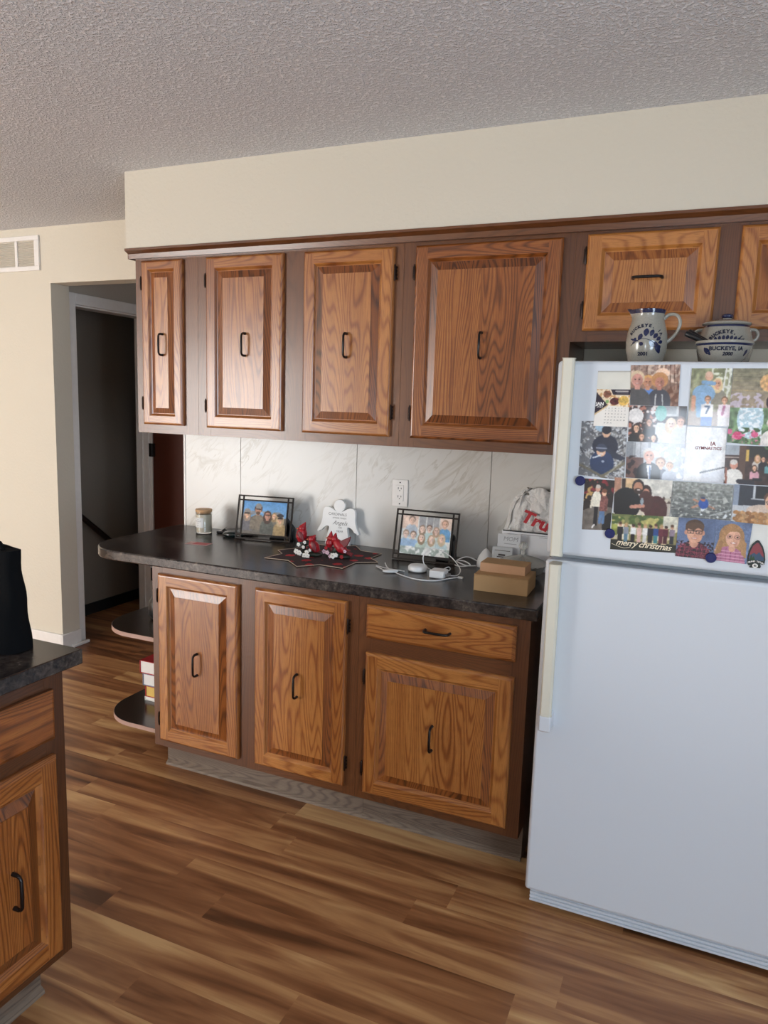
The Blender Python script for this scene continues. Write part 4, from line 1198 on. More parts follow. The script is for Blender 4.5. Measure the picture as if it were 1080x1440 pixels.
for s in (-1, 1):
    MB().tube([(s * 0.062, 0, 0.122), (s * 0.078, 0, 0.120), (s * 0.085, 0, 0.108), (s * 0.082, 0, 0.094), (s * 0.073, 0, 0.086)], [0.006, 0.005, 0.005, 0.005, 0.006], 10, smooth=5).build('side_handle', STONE, r, smooth=60)
fn = surf(prof, 0.015)
mb = MB()
arc_text(mb, 'BUCKEYE, IA', 0.0145, fn, 0.0, 0.054, 0.056, -0.88, 0.98)
mb.build('lettering', NAVY, r, smooth=0)
mb = MB()
for k_ in range(7):
    leaf(mb, fn, -0.027 + k_ * 0.0095, 0.078 + 0.005 * math.sin(k_ / 6 * PI), 0.016, 0.010, 1.75 - k_ * 0.12)
mb.build('leaf_decoration', BLUE, r, smooth=0)

r = thing('stoneware_bowl', 'grey stoneware bowl marked with the year 2000, in front of the pot', 'bowl', (0.451, -0.585, ZT))
r.scale = (1, 1, 0.93)
prof = [(0.036, 0), (0.041, 0.003), (0.052, 0.014), (0.064, 0.034), (0.0705, 0.056), (0.0712, 0.060)]
mb = MB().lathe([(0, 0)] + prof + [(0.0745, 0.062), (0.0755, 0.067), (0.0735, 0.070), (0.069, 0.069), (0.067, 0.060), (0.058, 0.03), (0.040, 0.010), (0.0, 0.008)], 56)
for i, f in enumerate(mb.f):
    z_ = [mb.v[j][2] for j in f]
    if min(z_) > 0.055 and max(z_) < 0.063 and max(math.hypot(mb.v[j][0], mb.v[j][1]) for j in f) > 0.07:
        mb.mi[i] = 1
mb.build('bowl_body', [STONE, BLUE], r, smooth=60)
fn = surf(prof, 0.02)
mb = MB()
lettering(mb, 'BUCKEYE, IA', 0.0150, lambda a, b: fn(a * 1.02 + 0.004, b + 0.045), bold=0.0006, space=1.05)
lettering(mb, '2000', 0.0130, lambda a, b: fn(a + 0.008, b + 0.030), bold=0.0005, shear=0.2)
mb.build('lettering', NAVY, r, smooth=0)
mb = MB()
leaf(mb, fn, -0.036, 0.028, 0.028, 0.015, 2.35)
leaf(mb, fn, -0.046, 0.030, 0.022, 0.012, 2.1)
leaf(mb, fn, 0.056, 0.026, 0.022, 0.010, 1.0)
mb.build('leaf_decoration', BLUE, r, smooth=0)

mb = MB()
for k_, (dy, dz) in enumerate(((0.0, 0.0), (0.016, 0.006))):
    mb.tube([(0.349 + k_ * 0.006, -0.585 + dy, 1.753 + dz), (0.352 + k_ * 0.006, -0.585 + dy, 1.752 + dz), (0.380, -0.585 + dy, 1.739 + dz), (0.41, -0.583 + dy * 0.8, 1.724 + dz * 0.8), (0.468, -0.580 + dy * 0.3, 1.672)], [0.006, 0.0085, 0.0078, 0.007, 0.004], 10)
o = mb.build('kitchen_utensil', BLACKP, smooth=60)
tag(o, 'black two-armed kitchen utensil handle sticking out of the bowl', 'utensil')

# ------------------------------------------------------------------ things on the long counter
ZC = 0.9152


def glass_mat(name, col=(1, 1, 1), rough=0.0, ior=1.45):
    k = N(name)
    k.P('Base Color', (*col, 1))
    k.P('Roughness', rough)
    k.P('Transmission Weight', 1.0)
    k.P('IOR', ior)
    return k.m


GLASS = glass_mat('clear_glass')
r = thing('candle_jar', 'glass jar candle with a pale wood lid and white label', 'candle', (-1.655, -0.125, ZC))
MB().lathe([(0, 0), (0.034, 0), (0.0365, 0.003), (0.0365, 0.098), (0.0355, 0.098), (0.0355, 0.006), (0, 0.006)], 40).build('glass_jar', GLASS, r, smooth=50)
MB().lathe([(0, 0.0065), (0.0350, 0.0065), (0.0350, 0.088), (0, 0.088)], 40).build('wax', flat('cream_wax', 'e6dcc4', 0.6, var=0.03), r, smooth=50)
MB().lathe([(0, 0.092), (0.033, 0.092), (0.033, 0.099), (0.0375, 0.099), (0.0380, 0.103), (0.0375, 0.110), (0, 0.110)], 40).build('wooden_lid', flat('pale_lid_wood', 'c59a6c', 0.5, var=0.15), r, smooth=50)
mb = MB()
cy = lambda a, b, rr=0.0369: (rr * math.sin(a / rr + 0.0), -rr * math.cos(a / rr + 0.0), b)
V = []
for i in range(13):
    for b in (0.028, 0.074):
        V.append(cy(-0.036 + i * 0.0048, b))
mb.add(V, [(2 * i, 2 * i + 2, 2 * i + 3, 2 * i + 1) for i in range(12)])
lab = mb.build('label', flat('white_label', 'e6e5e2', 0.6), r, smooth=0)
mb = MB()
lettering(mb, 'WALNUT', 0.0085, lambda a, b: cy(a - 0.006, b + 0.057, 0.0373))
for zz, ww in ((0.066, 0.010), (0.048, 0.016), (0.038, 0.008)):
    mb.add([cy(-0.006 - ww / 2, zz, 0.0373), cy(-0.006, zz, 0.0373), cy(-0.006 + ww / 2, zz, 0.0373), cy(-0.006 + ww / 2, zz + 0.0012, 0.0373), cy(-0.006, zz + 0.0012, 0.0373), cy(-0.006 - ww / 2, zz + 0.0012, 0.0373)], [(0, 1, 4, 5), (1, 2, 3, 4)])
mb.build('lettering', INK, lab, smooth=0)

BLKL = flat('glossy_black_case', '15161a', 0.22, coat=0.4)
mb = MB().box(-0.085, 0.085, -0.040, 0.040, 0.0, 0.022)
mb.xf(lambda p: (p.x, p.y + 0.01 * math.sin(p.x * 25), p.z * (0.55 + 0.5 * (p.x + 0.085) / 0.17) if p.z > 0.01 else p.z))
mb.add([(-0.100, -0.02, 0.0), (-0.055, -0.048, 0.0), (-0.052, -0.040, 0.022), (-0.060, 0.02, 0.026), (-0.085, 0.03, 0.010)], [(0, 1, 2), (0, 2, 3), (0, 3, 4), (0, 4, 3, 2, 1)])
o = mb.build('glasses_case', BLKL, bevel=0.004)
o.location = (-1.515, -0.058, ZC)
o.rotation_euler = (0, 0, 0.12)
tag(o, 'flat black folded case lying between the candle and left photo frame', 'case')
mb = MB().ball((0, 0, 0.012), (0.052, 0.032, 0.017), 24)
mb.xf(lambda p: (p.x, p.y, max(p.z, 0)))
o = mb.build('computer_mouse', flat('black_teal_gloss', '12201f', 0.12, coat=0.8), smooth=60)
o.location = (-1.480, -0.140, ZC)
o.rotation_euler = (0, 0, 0.25)
tag(o, 'glossy black rounded gadget at the left foot of the left photo frame', 'gadget')

r = thing('business_card', 'small red and white printed card lying flat on the counter', 'card', (-1.512, -0.350, ZC), 0.12)
MB().box(-0.052, 0.052, -0.026, 0.026, 0, 0.0012).build('card_sheet', flat('card_pink', 'c9a09c', 0.5), r)
MB().box(-0.020, 0.045, -0.020, 0.020, 0.0011, 0.0016).build('red_panel', flat('card_red', 'b7474b', 0.5), r)


def photo_frame(label, loc, rz, w, h, ops, seed, lean=0.22, knob=False):
    r = thing('framed_photo', label, 'photo frame', loc, rz, 'metal photo frames on the counter')
    ln = lambda p: (p[0], p[1] * math.cos(lean) + p[2] * math.sin(lean), p[2] * math.cos(lean) - p[1] * math.sin(lean) + 0.002)
    t = 0.0031
    mb = MB()
    iw = 0.022
    for x in (-w / 2, -w / 2 + iw, w / 2 - iw, w / 2):
        mb.box(x - t, x + t, -t, t, 0, h)
    for z in (t, iw, h - iw, h - t):
        mb.box(-w / 2, w / 2, -t * 1.05, t * 1.05, z - t, z + t)
    mb.xf(ln)
    mb.build('metal_frame', flat('dark_iron_%d' % seed, '2a2624', 0.35, 0.6), r)
    a, b = -w / 2 + iw + 0.002, w / 2 - iw - 0.002
    c, d = iw + 0.002, h - iw - 0.002
    p_ = picture('photo', r, [ln((a, 0.0, d)), ln((b, 0.0, d)), ln((b, 0.0, c)), ln((a, 0.0, c))], ops, 96, 70, seed, GLOSS if not knob else GLOSS, back=0.002)
    mb = MB().box(a, b, 0.002, 0.004, c, d).xf(ln)
    mb.build('backing_board', BLACKP, r)
    # glass panes in the corner squares
    for x in (-w / 2 + iw / 2, w / 2 - iw / 2):
        for z in (iw / 2, h - iw / 2):
            MB().box(x - iw / 2 + t, x + iw / 2 - t, -0.0008, 0.0008, z - iw / 2 + t, z + iw / 2 - t).xf(ln).build('corner_glass', GLASS, r)
    st = MB()
    if knob:
        st.box(0.035, 0.112, 0.050, 0.100, 0.0, 0.085)
        st.xf(lambda p: (p.x - (0.012 if p.z > 0.05 else 0), p.y + (0.01 if p.z > 0.05 else 0), p.z))
    else:
        st.prism([(0.010, 0.0), (0.125, 0.0), (0.125, 0.052), (0.088, 0.095), (0.060, 0.095)], 0.050, 0.085, axis='y')
    s_ = st.build('easel_stand', FABRIC if 0 else BLACKP, r, bevel=0.004)
    if knob:
        MB().ball((0.088, 0.085, 0.092), 0.017, 16).build('stand_knob', BLACKP, s_, smooth=60)
    return r


photo_frame('black metal photo frame showing five people outdoors under blue sky', (-1.323, -0.150, ZC), 0.16, 0.256, 0.196,
            [('g', '5f9fd8', '9cc4e6'), ('s', '8a9199', 0.6, 6, (0, 0.3, 1, 0.5)), ('r', 0, 0.48, 1, 1, '6d675f'), ('man', 0.88, 0.44, 0.0, SK, SK, 'a58f74'),
             ('man', 0.72, 0.42, 0.075, SK2, 'a88c66', '7d786e', 1), ('man', 0.10, 0.40, 0.095, SK2, '9c8a7c', '6f6d72', 1), ('e', 0.10, 0.30, 0.065, 0.06, '8f8a86'), ('l', 0.05, 0.38, 0.15, 0.38, 0.012, '2a2626'),
             ('man', 0.35, 0.26, 0.115, 'cf9a80', '4a3a34', '857b6c'), ('e', 0.35, 0.15, 0.072, 0.08, '8f8c88'), ('e', 0.35, 0.36, 0.05, 0.05, '5c4436'), ('l', 0.30, 0.24, 0.40, 0.24, 0.012, '2a2422'),
             ('man', 0.57, 0.42, 0.105, 'cc9580', '4b3a34', '5d625c', 1), ('l', 0.52, 0.40, 0.62, 0.40, 0.012, '3a2a2a'), ('man', 0.86, 0.50, 0.095, SK2, 'c8b08c', 'b39a6e', 1), ('e', 0.86, 0.40, 0.075, 0.055, '2e2e33'), ('l', 0.81, 0.48, 0.91, 0.48, 0.012, '201c1e'), ('n', 0.25, 3, (0, 0.3, 1, 1))], 101)
photo_frame('black metal photo frame with a group photo paled partly by painted glare, beside the outlet', (-0.552, -0.190, ZC), 0.03, 0.256, 0.203,  # washed-out print colours partly stand in for window glare
            [('bg', 'dfe0dc'), ('r', 0.0, 0.0, 0.32, 0.35, 'e6cdbd'), ('r', 0.34, 0.0, 0.48, 0.28, 'a8a9ac'), ('r', 0.50, 0.0, 0.62, 0.28, 'a2a4a7'), ('r', 0.64, 0, 0.74, 0.28, 'a9aaac'), ('r', 0.76, 0, 1, 0.3, 'e8d3c6'),
             ('man', 0.20, 0.12, 0.085, 'e6c4b0', '8f7b70', 'b4c0cc'), ('man', 0.86, 0.16, 0.085, 'e3b8a0', 'b08d78', '6fa8d6'), ('man', 0.42, 0.32, 0.075, 'ecd0c0', '9c8676', 'c9d6d6', 1), ('man', 0.56, 0.30, 0.075, 'ecd0c0', '7f6b60', 'bcd0ce'), ('man', 0.70, 0.34, 0.075, 'eacaba', 'b79c86', 'cfd9d4', 1),
             ('man', 0.10, 0.48, 0.08, 'eed2c2', 'a8927e', 'a4c4e2'), ('man', 0.25, 0.50, 0.08, 'eed2c2', '8a7466', '9fbfe0'), ('man', 0.42, 0.54, 0.08, 'eed2c2', '9c866e', 'c6d8cc', 1), ('man', 0.62, 0.56, 0.08, 'eed2c2', 'c0a78a', 'd8e4e0', 1), ('man', 0.82, 0.52, 0.085, 'eccdba', 'd3bf9e', 'bfd4d8', 1),
             ('r', 0, 0.8, 1, 1, 'a6b4ac'), ('s', 'f2f4f0', 0.62, 4, (0, 0.78, 1, 1)), ('n', 0.12, 5)], 102, knob=True)

# angel plaque
r = thing('angel_plaque', 'white wooden angel cutout with cardinals saying, leaning on the backsplash', 'plaque', (-1.000, -0.052, ZC))
WHT = flat('white_painted_wood', 'e9e9e7', 0.45, var=0.02)
half = [(-0.014, 0.146), (-0.023, 0.150), (-0.036, 0.158), (-0.052, 0.163), (-0.067, 0.162), (-0.077, 0.153), (-0.080, 0.138), (-0.080, 0.112), (-0.083, 0.095), (-0.090, 0.078), (-0.100, 0.060), (-0.103, 0.054), (-0.095, 0.050), (-0.088, 0.056), (-0.078, 0.060), (-0.070, 0.070), (-0.058, 0.078), (-0.048, 0.080), (-0.044, 0.075), (-0.050, 0.045), (-0.058, 0.015), (-0.060, 0.0)]
pts = half + [(-x, z) for x, z in half[::-1]]
mb = MB().prism(pts, -0.008, 0.008, axis='y')
hd = [(0.0275 * math.cos(2 * PI * i / 28), 0.170 + 0.0275 * math.sin(2 * PI * i / 28)) for i in range(28)]
mb.prism(hd, -0.008, 0.008, axis='y')
TL = 0.10
mb.xf(lambda p: (p.x, p.y + p.z * TL, p.z))
mb.build('angel_board', WHT, r, bevel=0.0015)
mb = MB()
pl = lambda dx, dz: (lambda a, b: (a + dx, -0.0086 + (b + dz) * TL, b + dz))
lettering(mb, 'CARDINALS', 0.0165, pl(-0.006, 0.133))
lettering(mb, 'APPEAR WHEN', 0.0098, pl(0.004, 0.117))
lettering(mb, 'Angels', 0.026, pl(0.008, 0.096), shear=0.4)
lettering(mb, 'ARE', 0.0098, pl(0.010, 0.076))
lettering(mb, 'NEAR', 0.0125, pl(0.010, 0.060))
mb.build('lettering', flat('grey_print', '77746f', 0.6), r, smooth=0)

# table mat: star-shaped red and black cloth
pts = [(-1.150, -0.300), (-1.098, -0.352), (-1.115, -0.455), (-1.012, -0.448), (-0.931, -0.522), (-0.872, -0.450), (-0.771, -0.462), (-0.772, -0.345), (-0.699, -0.296), (-0.756, -0.240), (-0.752, -0.140), (-0.850, -0.130), (-0.915, -0.045), (-0.985, -0.115), (-1.085, -0.100), (-1.092, -0.205)]


def mat_mat():
    k = N('poinsettia_cloth')
    o = k.obj()
    v = k.n('ShaderNodeTexVoronoi', Vector=o, Scale=17.0)
    d_ = v.outputs['Distance']
    sel = k.n('ShaderNodeSeparateColor', Color=v.outputs['Color']).outputs[0]
    pet = k.math('LESS_THAN', k.math('ADD', d_, k.math('MULTIPLY', k.noise(o, 110, 2), 0.35)), 0.50)
    m = k.math('MULTIPLY', pet, k.math('GREATER_THAN', sel, 0.30))
    base = k.mix(k.noise(o, 200, 2), lin('1f1719'), lin('4a3436'))
    k.P('Base Color', k.mix(m, base, lin('b5262c')))
    k.P('Roughness', 0.85)
    k.bump(k.noise(o, 500, 2), 0.4, 0.001)
    return k.m


r = thing('table_mat', 'star-shaped black and red poinsettia table mat under the cardinals', 'mat', (-0.93, -0.29, ZC))
P2 = []
for i, (x, y) in enumerate(pts):
    x2, y2 = pts[(i + 1) % len(pts)]
    P2 += [(x, y), (x * 0.5 + x2 * 0.5, y * 0.5 + y2 * 0.5)]
loc = [(x + 0.93, y + 0.29) for x, y in P2]
MB().prism(loc, 0.0006, 0.0030).build('cloth', mat_mat(), r)
MB().tube([(x, y, 0.0024 + 0.0008) for x, y in loc] + [(loc[0][0], loc[0][1], 0.0032)], 0.0016, 6).build('piping', flat('cream_piping', 'b9a38e', 0.7), r)

# cardinals
RED = flat('cardinal_red', 'a31a24', 0.4, var=0.35, scale=90, bump=0.3)
DRED = flat('dark_wing_red', '6b1a22', 0.45, var=0.35, scale=60, bump=0.3)
BKF = flat('bird_black_mask', '120e0e', 0.5)
PET = flat('white_petals', 'e8e4dc', 0.5)
PINK = flat('pale_pink_petals', 'd9b6c4', 0.5)
LEAFD = flat('dark_leaves', '252b20', 0.5)
ORG = flat('orange_beak', 'b8502a', 0.4)


def flower(parent, x, y, z, s, mat=None):
    mb = MB()
    for k_ in range(5):
        a = 2 * PI * k_ / 5 + x * 40
        mb.ball((x + math.cos(a) * s * 0.55, y - 0.3 * s, z + math.sin(a) * s * 0.55), (s * 0.48, s * 0.3, s * 0.48), 8)
    f_ = mb.build('flower', mat or PET, parent, smooth=60)
    return f_


def bird(parent, path, rad, head, hr, face, crest, tail, wing=None, tw=0.009):
    """body follows a path; head ball, mask, beak, crest, tail and folded wing are shaped on it"""
    mb = MB().tube(path, rad, 16, smooth=5)
    mb.ball(head, hr, 16)
    h = Vector(head)
    cr = Vector(crest)
    mb.tube([h + (cr - h) * 0.1, h + (cr - h) * 0.6, cr], [hr * 0.85, hr * 0.5, 0.0012], 10)
    b_ = mb.build('bird_body', RED, parent, smooth=60)
    d_ = Vector(face).normalized()
    MB().ball(tuple(h + d_ * hr * 0.62), hr * 0.52, 12).build('mask', BKF, b_, smooth=60)
    MB().tube([h + d_ * hr * 0.9, h + d_ * hr * 1.6], [hr * 0.38, 0.0006], 8).build('beak', ORG, b_, smooth=60)
    t0, t1 = Vector(tail[0]), Vector(tail[1])
    dd = (t1 - t0)
    mb = MB()
    n_ = dd.normalized().cross(Vector((0, -1, 0))).normalized()
    for s_ in (-1, 0, 1):
        e_ = n_ * (s_ * tw * 0.55)
        mb.tube([t0, t0 + dd * 0.5 + e_ * 0.7, t1 + e_], [0.005, 0.005, 0.0035], 8)
    mb.build('tail', DRED, b_, smooth=60)
    if wing:
        mb = MB()
        c, ax = Vector(wing[0]), Vector(wing[1])
        mb.ball((0, 0, 0), (ax.length, 0.005, wing[2]), 16)
        ang = math.atan2(ax.z, ax.x)
        mb.xf(lambda p: (c.x + p.x * math.cos(ang) - p.z * math.sin(ang) * (1 - 0.4 * p.x / ax.length), c.y + p.y, c.z + p.x * math.sin(ang) + p.z * math.cos(ang) * (1 - 0.4 * p.x / ax.length)))
        mb.build('wing', DRED, b_, smooth=60)
    return b_


r = thing('cardinal_figurine', 'figurine of two perched red cardinals over white blossoms, left on the mat', 'figurine', (-0.985, -0.325, ZC + 0.003))
r.scale = (1.1, 1.1, 1.08)
MB().ball((0.0, 0, 0.008), (0.050, 0.026, 0.012), 14).tube([(-0.03, 0, 0.01), (-0.024, 0, 0.04), (-0.01, 0.0, 0.05)], 0.009, 8, smooth=3).tube([(0.01, 0, 0.01), (0.02, 0, 0.03)], 0.010, 8).build('leafy_base', LEAFD, r, smooth=60)
bird(r, [(-0.036, 0, 0.050), (-0.037, 0, 0.068), (-0.034, 0, 0.085), (-0.031, 0, 0.097)], [0.012, 0.020, 0.019, 0.013], (-0.032, -0.002, 0.100), 0.0145, (-1, -0.45, -0.1), (-0.020, 0.0, 0.124), [(-0.026, 0.004, 0.066), (0.020, 0.006, 0.062)], ((-0.030, -0.016, 0.072), (0.012, 0, -0.018), 0.010))
bird(r, [(0.012, -0.004, 0.058), (0.014, -0.004, 0.048), (0.022, -0.003, 0.034), (0.030, 0, 0.018)], [0.010, 0.017, 0.018, 0.010], (0.008, -0.004, 0.064), 0.0125, (-1, -0.5, -0.1), (0.022, 0, 0.080), [(0.028, 0.0, 0.020), (0.042, 0.002, 0.002)], ((0.024, -0.017, 0.038), (0.010, 0, -0.020), 0.010))
for a, b, c, s in ((-0.036, -0.020, 0.042, 0.008), (-0.042, -0.024, 0.016, 0.011), (-0.028, -0.026, 0.012, 0.011), (-0.016, -0.020, 0.034, 0.007), (-0.012, -0.018, 0.052, 0.007), (0.002, -0.026, 0.018, 0.009), (-0.004, -0.032, 0.006, 0.010), (0.010, -0.034, 0.007, 0.010), (0.013, -0.024, 0.026, 0.006)):
    flower(r, a, b, c, s)
r = thing('cardinal_figurine', 'red cardinal figurine with raised wing and pink blossoms, right on the mat', 'figurine', (-0.872, -0.300, ZC + 0.003))
r.scale = (1.1, 1.1, 1.08)
MB().ball((0.0, 0, 0.008), (0.052, 0.026, 0.012), 14).tube([(-0.02, 0, 0.01), (-0.004, 0, 0.034)], 0.012, 8).build('leafy_base', LEAFD, r, smooth=60)
b_ = bird(r, [(0.030, 0, 0.024), (0.014, 0, 0.036), (0.000, 0, 0.050), (-0.010, 0, 0.062)], [0.010, 0.019, 0.018, 0.012], (-0.014, -0.002, 0.068), 0.0125, (-1, -0.4, 0.1), (-0.010, 0.0, 0.092), [(0.026, 0.002, 0.028), (0.056, 0.002, 0.014)])
MB().prism([(0.000, 0.046), (0.004, 0.060), (0.022, 0.070), (0.054, 0.086), (0.050, 0.068), (0.040, 0.050), (0.022, 0.036)], -0.010, -0.004, axis='y').build('raised_wing', DRED, b_, bevel=0.002)
bird(r, [(-0.040, 0.004, 0.036), (-0.037, 0.004, 0.050), (-0.034, 0.004, 0.062)], [0.010, 0.015, 0.011], (-0.033, 0.002, 0.070), 0.0115, (-0.7, -0.7, 0), (-0.030, 0.003, 0.096), [(-0.036, 0.004, 0.040), (-0.024, 0.006, 0.018)])
for a, b, c, s, m in ((-0.050, -0.012, 0.020, 0.009, PINK), (-0.030, -0.024, 0.020, 0.009, PINK), (-0.004, -0.030, 0.012, 0.012, PET), (0.008, -0.030, 0.016, 0.009, PET), (-0.016, -0.028, 0.008, 0.008, PINK), (0.036, -0.016, 0.030, 0.007, PINK), (-0.038, -0.020, 0.036, 0.007, RED), (0.028, -0.024, 0.010, 0.008, RED)):
    flower(r, a, b, c, s, m)

# chargers and cables
WPL = flat('white_plastic', 'dcdcda', 0.3, var=0.02)
r = thing('phone_charger', 'white square wall charger with its looping cable before the right frame', 'charger', (-0.415, -0.395, ZC))
mb = MB().box(-0.028, 0.028, -0.028, 0.028, 0, 0.028)
mb.build('charger_block', WPL, r, bevel=0.004)
MB().box(0.028, 0.042, -0.012, -0.010, 0.008, 0.016).box(0.028, 0.042, 0.010, 0.012, 0.008, 0.016).build('prongs', flat('plug_metal', 'a9a9a9', 0.3, 0.9), r)
MB().tube([(0.025, 0.004, 0.010), (0.058, 0.035, 0.006), (0.052, 0.088, 0.020), (0.005, 0.105, 0.060), (-0.050, 0.085, 0.085), (-0.085, 0.070, 0.060), (-0.075, 0.060, 0.022), (-0.030, 0.060, 0.006), (0.015, 0.075, 0.012), (0.020, 0.050, 0.030), (0.0, 0.020, 0.020)], 0.0019, 8, smooth=8).build('cable', WPL, r, smooth=60)
r = thing('charging_puck', 'white round charging puck with a long cable along the counter', 'charger', (-0.515, -0.345, ZC))
MB().lathe([(0, 0), (0.030, 0), (0.036, 0.005), (0.036, 0.018), (0.031, 0.024), (0.0, 0.025)], 32).build('puck', WPL, r, smooth=50)
MB().tube([(-0.150, 0.040, 0.006), (-0.120, -0.010, 0.003), (-0.075, -0.060, 0.003), (-0.020, -0.105, 0.003), (0.050, -0.135, 0.003), (0.110, -0.120, 0.003), (0.150, -0.060, 0.004), (0.172, -0.030, 0.004)], 0.0022, 8, smooth=8).box(0.168, 0.186, -0.036, -0.026, 0.001, 0.007).build('cable', WPL, r, smooth=60)
r = thing('plug_adapter', 'small flat white plug lying at the left end of the cables', 'plug', (-0.592, -0.425, ZC), 0.5)
MB().ball((0, 0, 0.007), (0.030, 0.012, 0.007), 16).build('plug_body', WPL, r, smooth=60)
MB().tube([(-0.015, 0.004, 0.006), (-0.030, 0.050, 0.004), (-0.045, 0.095, 0.005), (-0.010, 0.06, 0.004), (0.045, 0.015, 0.005), (0.050, -0.005, 0.008)], 0.0018, 8, smooth=6).build('cable', WPL, r, smooth=60)
r = thing('phone_charger', 'white cone-shaped charger with coiled cable behind the small box', 'charger', (-0.315, -0.130, ZC))
MB().lathe([(0, 0), (0.034, 0), (0.034, 0.020), (0.026, 0.042), (0.012, 0.062), (0.004, 0.070), (0, 0.070)], 32).build('charger_body', WPL, r, smooth=50)
MB().tube([(-0.030, -0.01, 0.020), (-0.065, -0.03, 0.036), (-0.100, -0.045, 0.022), (-0.108, -0.055, 0.006), (-0.080, -0.065, 0.003), (-0.045, -0.055, 0.010), (-0.075, -0.04, 0.020), (-0.104, -0.045, 0.018), (-0.06, -0.06, 0.008), (-0.025, -0.045, 0.008)], 0.0024, 8, smooth=8).build('cable', WPL, r, smooth=60)

# cardboard boxes
CB = flat('kraft_cardboard', 'b08d62', 0.75, var=0.05)
CB2 = flat('pinkish_cardboard', 'c59b78', 0.75, var=0.05)
r = thing('cardboard_box', 'larger tan cardboard box at the counter edge by the refrigerator', 'box', (-0.160, -0.440, ZC), 0.03)
MB().box(-0.091, 0.091, -0.070, 0.072, 0, 0.054).build('box_body', CB, r, bevel=0.001)
MB().box(-0.0915, 0.0915, -0.0705, 0.0725, 0.0545, 0.0570).box(0.0905, 0.0925, -0.066, 0.070, 0.004, 0.0545).build('lid', CB, r, bevel=0.0008)
r = thing('cardboard_box', 'smaller pinkish cardboard box stacked on the larger tan box', 'box', (-0.166, -0.415, ZC + 0.0571), 0.0)
MB().box(-0.078, 0.078, -0.046, 0.046, 0, 0.030).build('box_body', CB2, r, bevel=0.001)
MB().box(-0.0775, 0.0775, -0.0455, 0.0455, 0.0301, 0.0312).build('lid', CB, r, bevel=0.0004)

# crystal dish with a ribbed lid
r = thing('crystal_dish', 'clear cut-crystal dish with a pointed finial lid behind the boxes', 'dish', (-0.148, -0.235, ZC))


def ribbed(prof, n, amp, seg=96):
    mb = MB()
    V, F = [], []
    for j, (rr, z) in enumerate(prof):
        for i in range(seg):
            a = 2 * PI * i / seg
            q = rr * (1 + amp * math.cos(n * a) * min(1, rr / 0.03))
            V.append((q * math.cos(a), q * math.sin(a), z + amp * 0.05 * math.cos(n * a) * min(1, rr / 0.03)))
    m = len(prof)
    for j in range(m - 1):
        for i in range(seg):
            F.append((j * seg + i, j * seg + (i + 1) % seg, (j + 1) * seg + (i + 1) % seg, (j + 1) * seg + i))
    F.append(tuple(range(seg))[::-1])
    F.append(tuple(range((m - 1) * seg, m * seg)))
    return mb.add(V, F)


CRY = glass_mat('lead_crystal', (0.93, 0.94, 0.90), 0.06, 1.5)
CRY.node_tree.nodes['Principled BSDF'].inputs['Transmission Weight'].default_value = 0.72
ribbed([(0.030, 0), (0.050, 0.004), (0.070, 0.020), (0.080, 0.046), (0.078, 0.046), (0.066, 0.022), (0.02, 0.010)], 24, 0.05).build('dish_bowl', CRY, r, smooth=25)
ld = ribbed([(0.084, 0.047), (0.088, 0.052), (0.070, 0.062), (0.040, 0.072), (0.016, 0.080), (0.012, 0.084), (0.006, 0.084), (0.010, 0.078), (0.036, 0.068), (0.066, 0.058), (0.080, 0.048)], 24, 0.06).build('lid', CRY, r, smooth=25)
ribbed([(0.006, 0.083), (0.008, 0.094), (0.006, 0.100), (0.016, 0.112), (0.013, 0.122), (0.003, 0.132)], 8, 0.10, 32).build('finial', CRY, ld, smooth=25)

# cards and papers leaning against the wall
PAP = flat('white_paper', 'dfe1e4', 0.6, var=0.02)


def leaner(name, label, cat, x, y, z0, w, h, th, lean, mat, rz=0.0):
    r_ = thing(name, label, cat, (x, y, z0), rz)
    f = lambda p: (p[0], p[1] * math.cos(lean) + p[2] * math.sin(lean), p[2] * math.cos(lean) - p[1] * math.sin(lean) + th * math.sin(lean))
    MB().box(-w / 2, w / 2, 0, th, 0, h).xf(f).build('sheet', mat, r_)
    return r_, f


r, f = leaner('mail_envelope', 'large white envelope with a black top edge leaning behind the crystal dish', 'envelope', -0.168, -0.118, ZC, 0.190, 0.146, 0.004, 0.12, PAP)
MB().box(-0.092, 0.0955, -0.0008, 0.0045, 0.143, 0.1475).xf(f).build('black_edge', BLACKP, r)
MB().box(-0.02, 0.085, -0.0006, 0.0, 0.135, 0.1362).box(0.05, 0.085, -0.0006, 0.0, 0.129, 0.1300).xf(f).build('printed_lines', INK, r)
r, f = leaner('greeting_card', 'white card reading mom in front of the large envelope', 'card', -0.226, -0.146, ZC, 0.088, 0.136, 0.0015, 0.10, flat('card_stock_grey', 'cdd0d3', 0.6))
mb = MB()
lettering(mb, 'MOM', 0.024, lambda a, b: f((a + 0.006, -0.0005, b + 0.118)), shear=0.15)
mb.add([f((-0.018, -0.0005, 0.099)), f((0.030, -0.0005, 0.099)), f((0.030, -0.0005, 0.101)), f((-0.018, -0.0005, 0.101))], [(0, 1, 2, 3)])
mb.build('lettering', flat('silver_print', '8f9294', 0.4, 0.3), r, smooth=0)
r, f = leaner('greeting_card', 'short grey printed card standing below the mom card', 'card', -0.244, -0.165, ZC, 0.078, 0.088, 0.0015, 0.10, flat('card_stock_pattern', 'bcc0c2', 0.6))
MB().box(-0.015, 0.012, -0.0006, 0, 0.055, 0.062).box(-0.020, 0.018, -0.0006, 0, 0.049, 0.053).box(-0.03, 0.03, -0.0006, 0, 0.074, 0.076).xf(f).build('printed_pattern', INK, r)


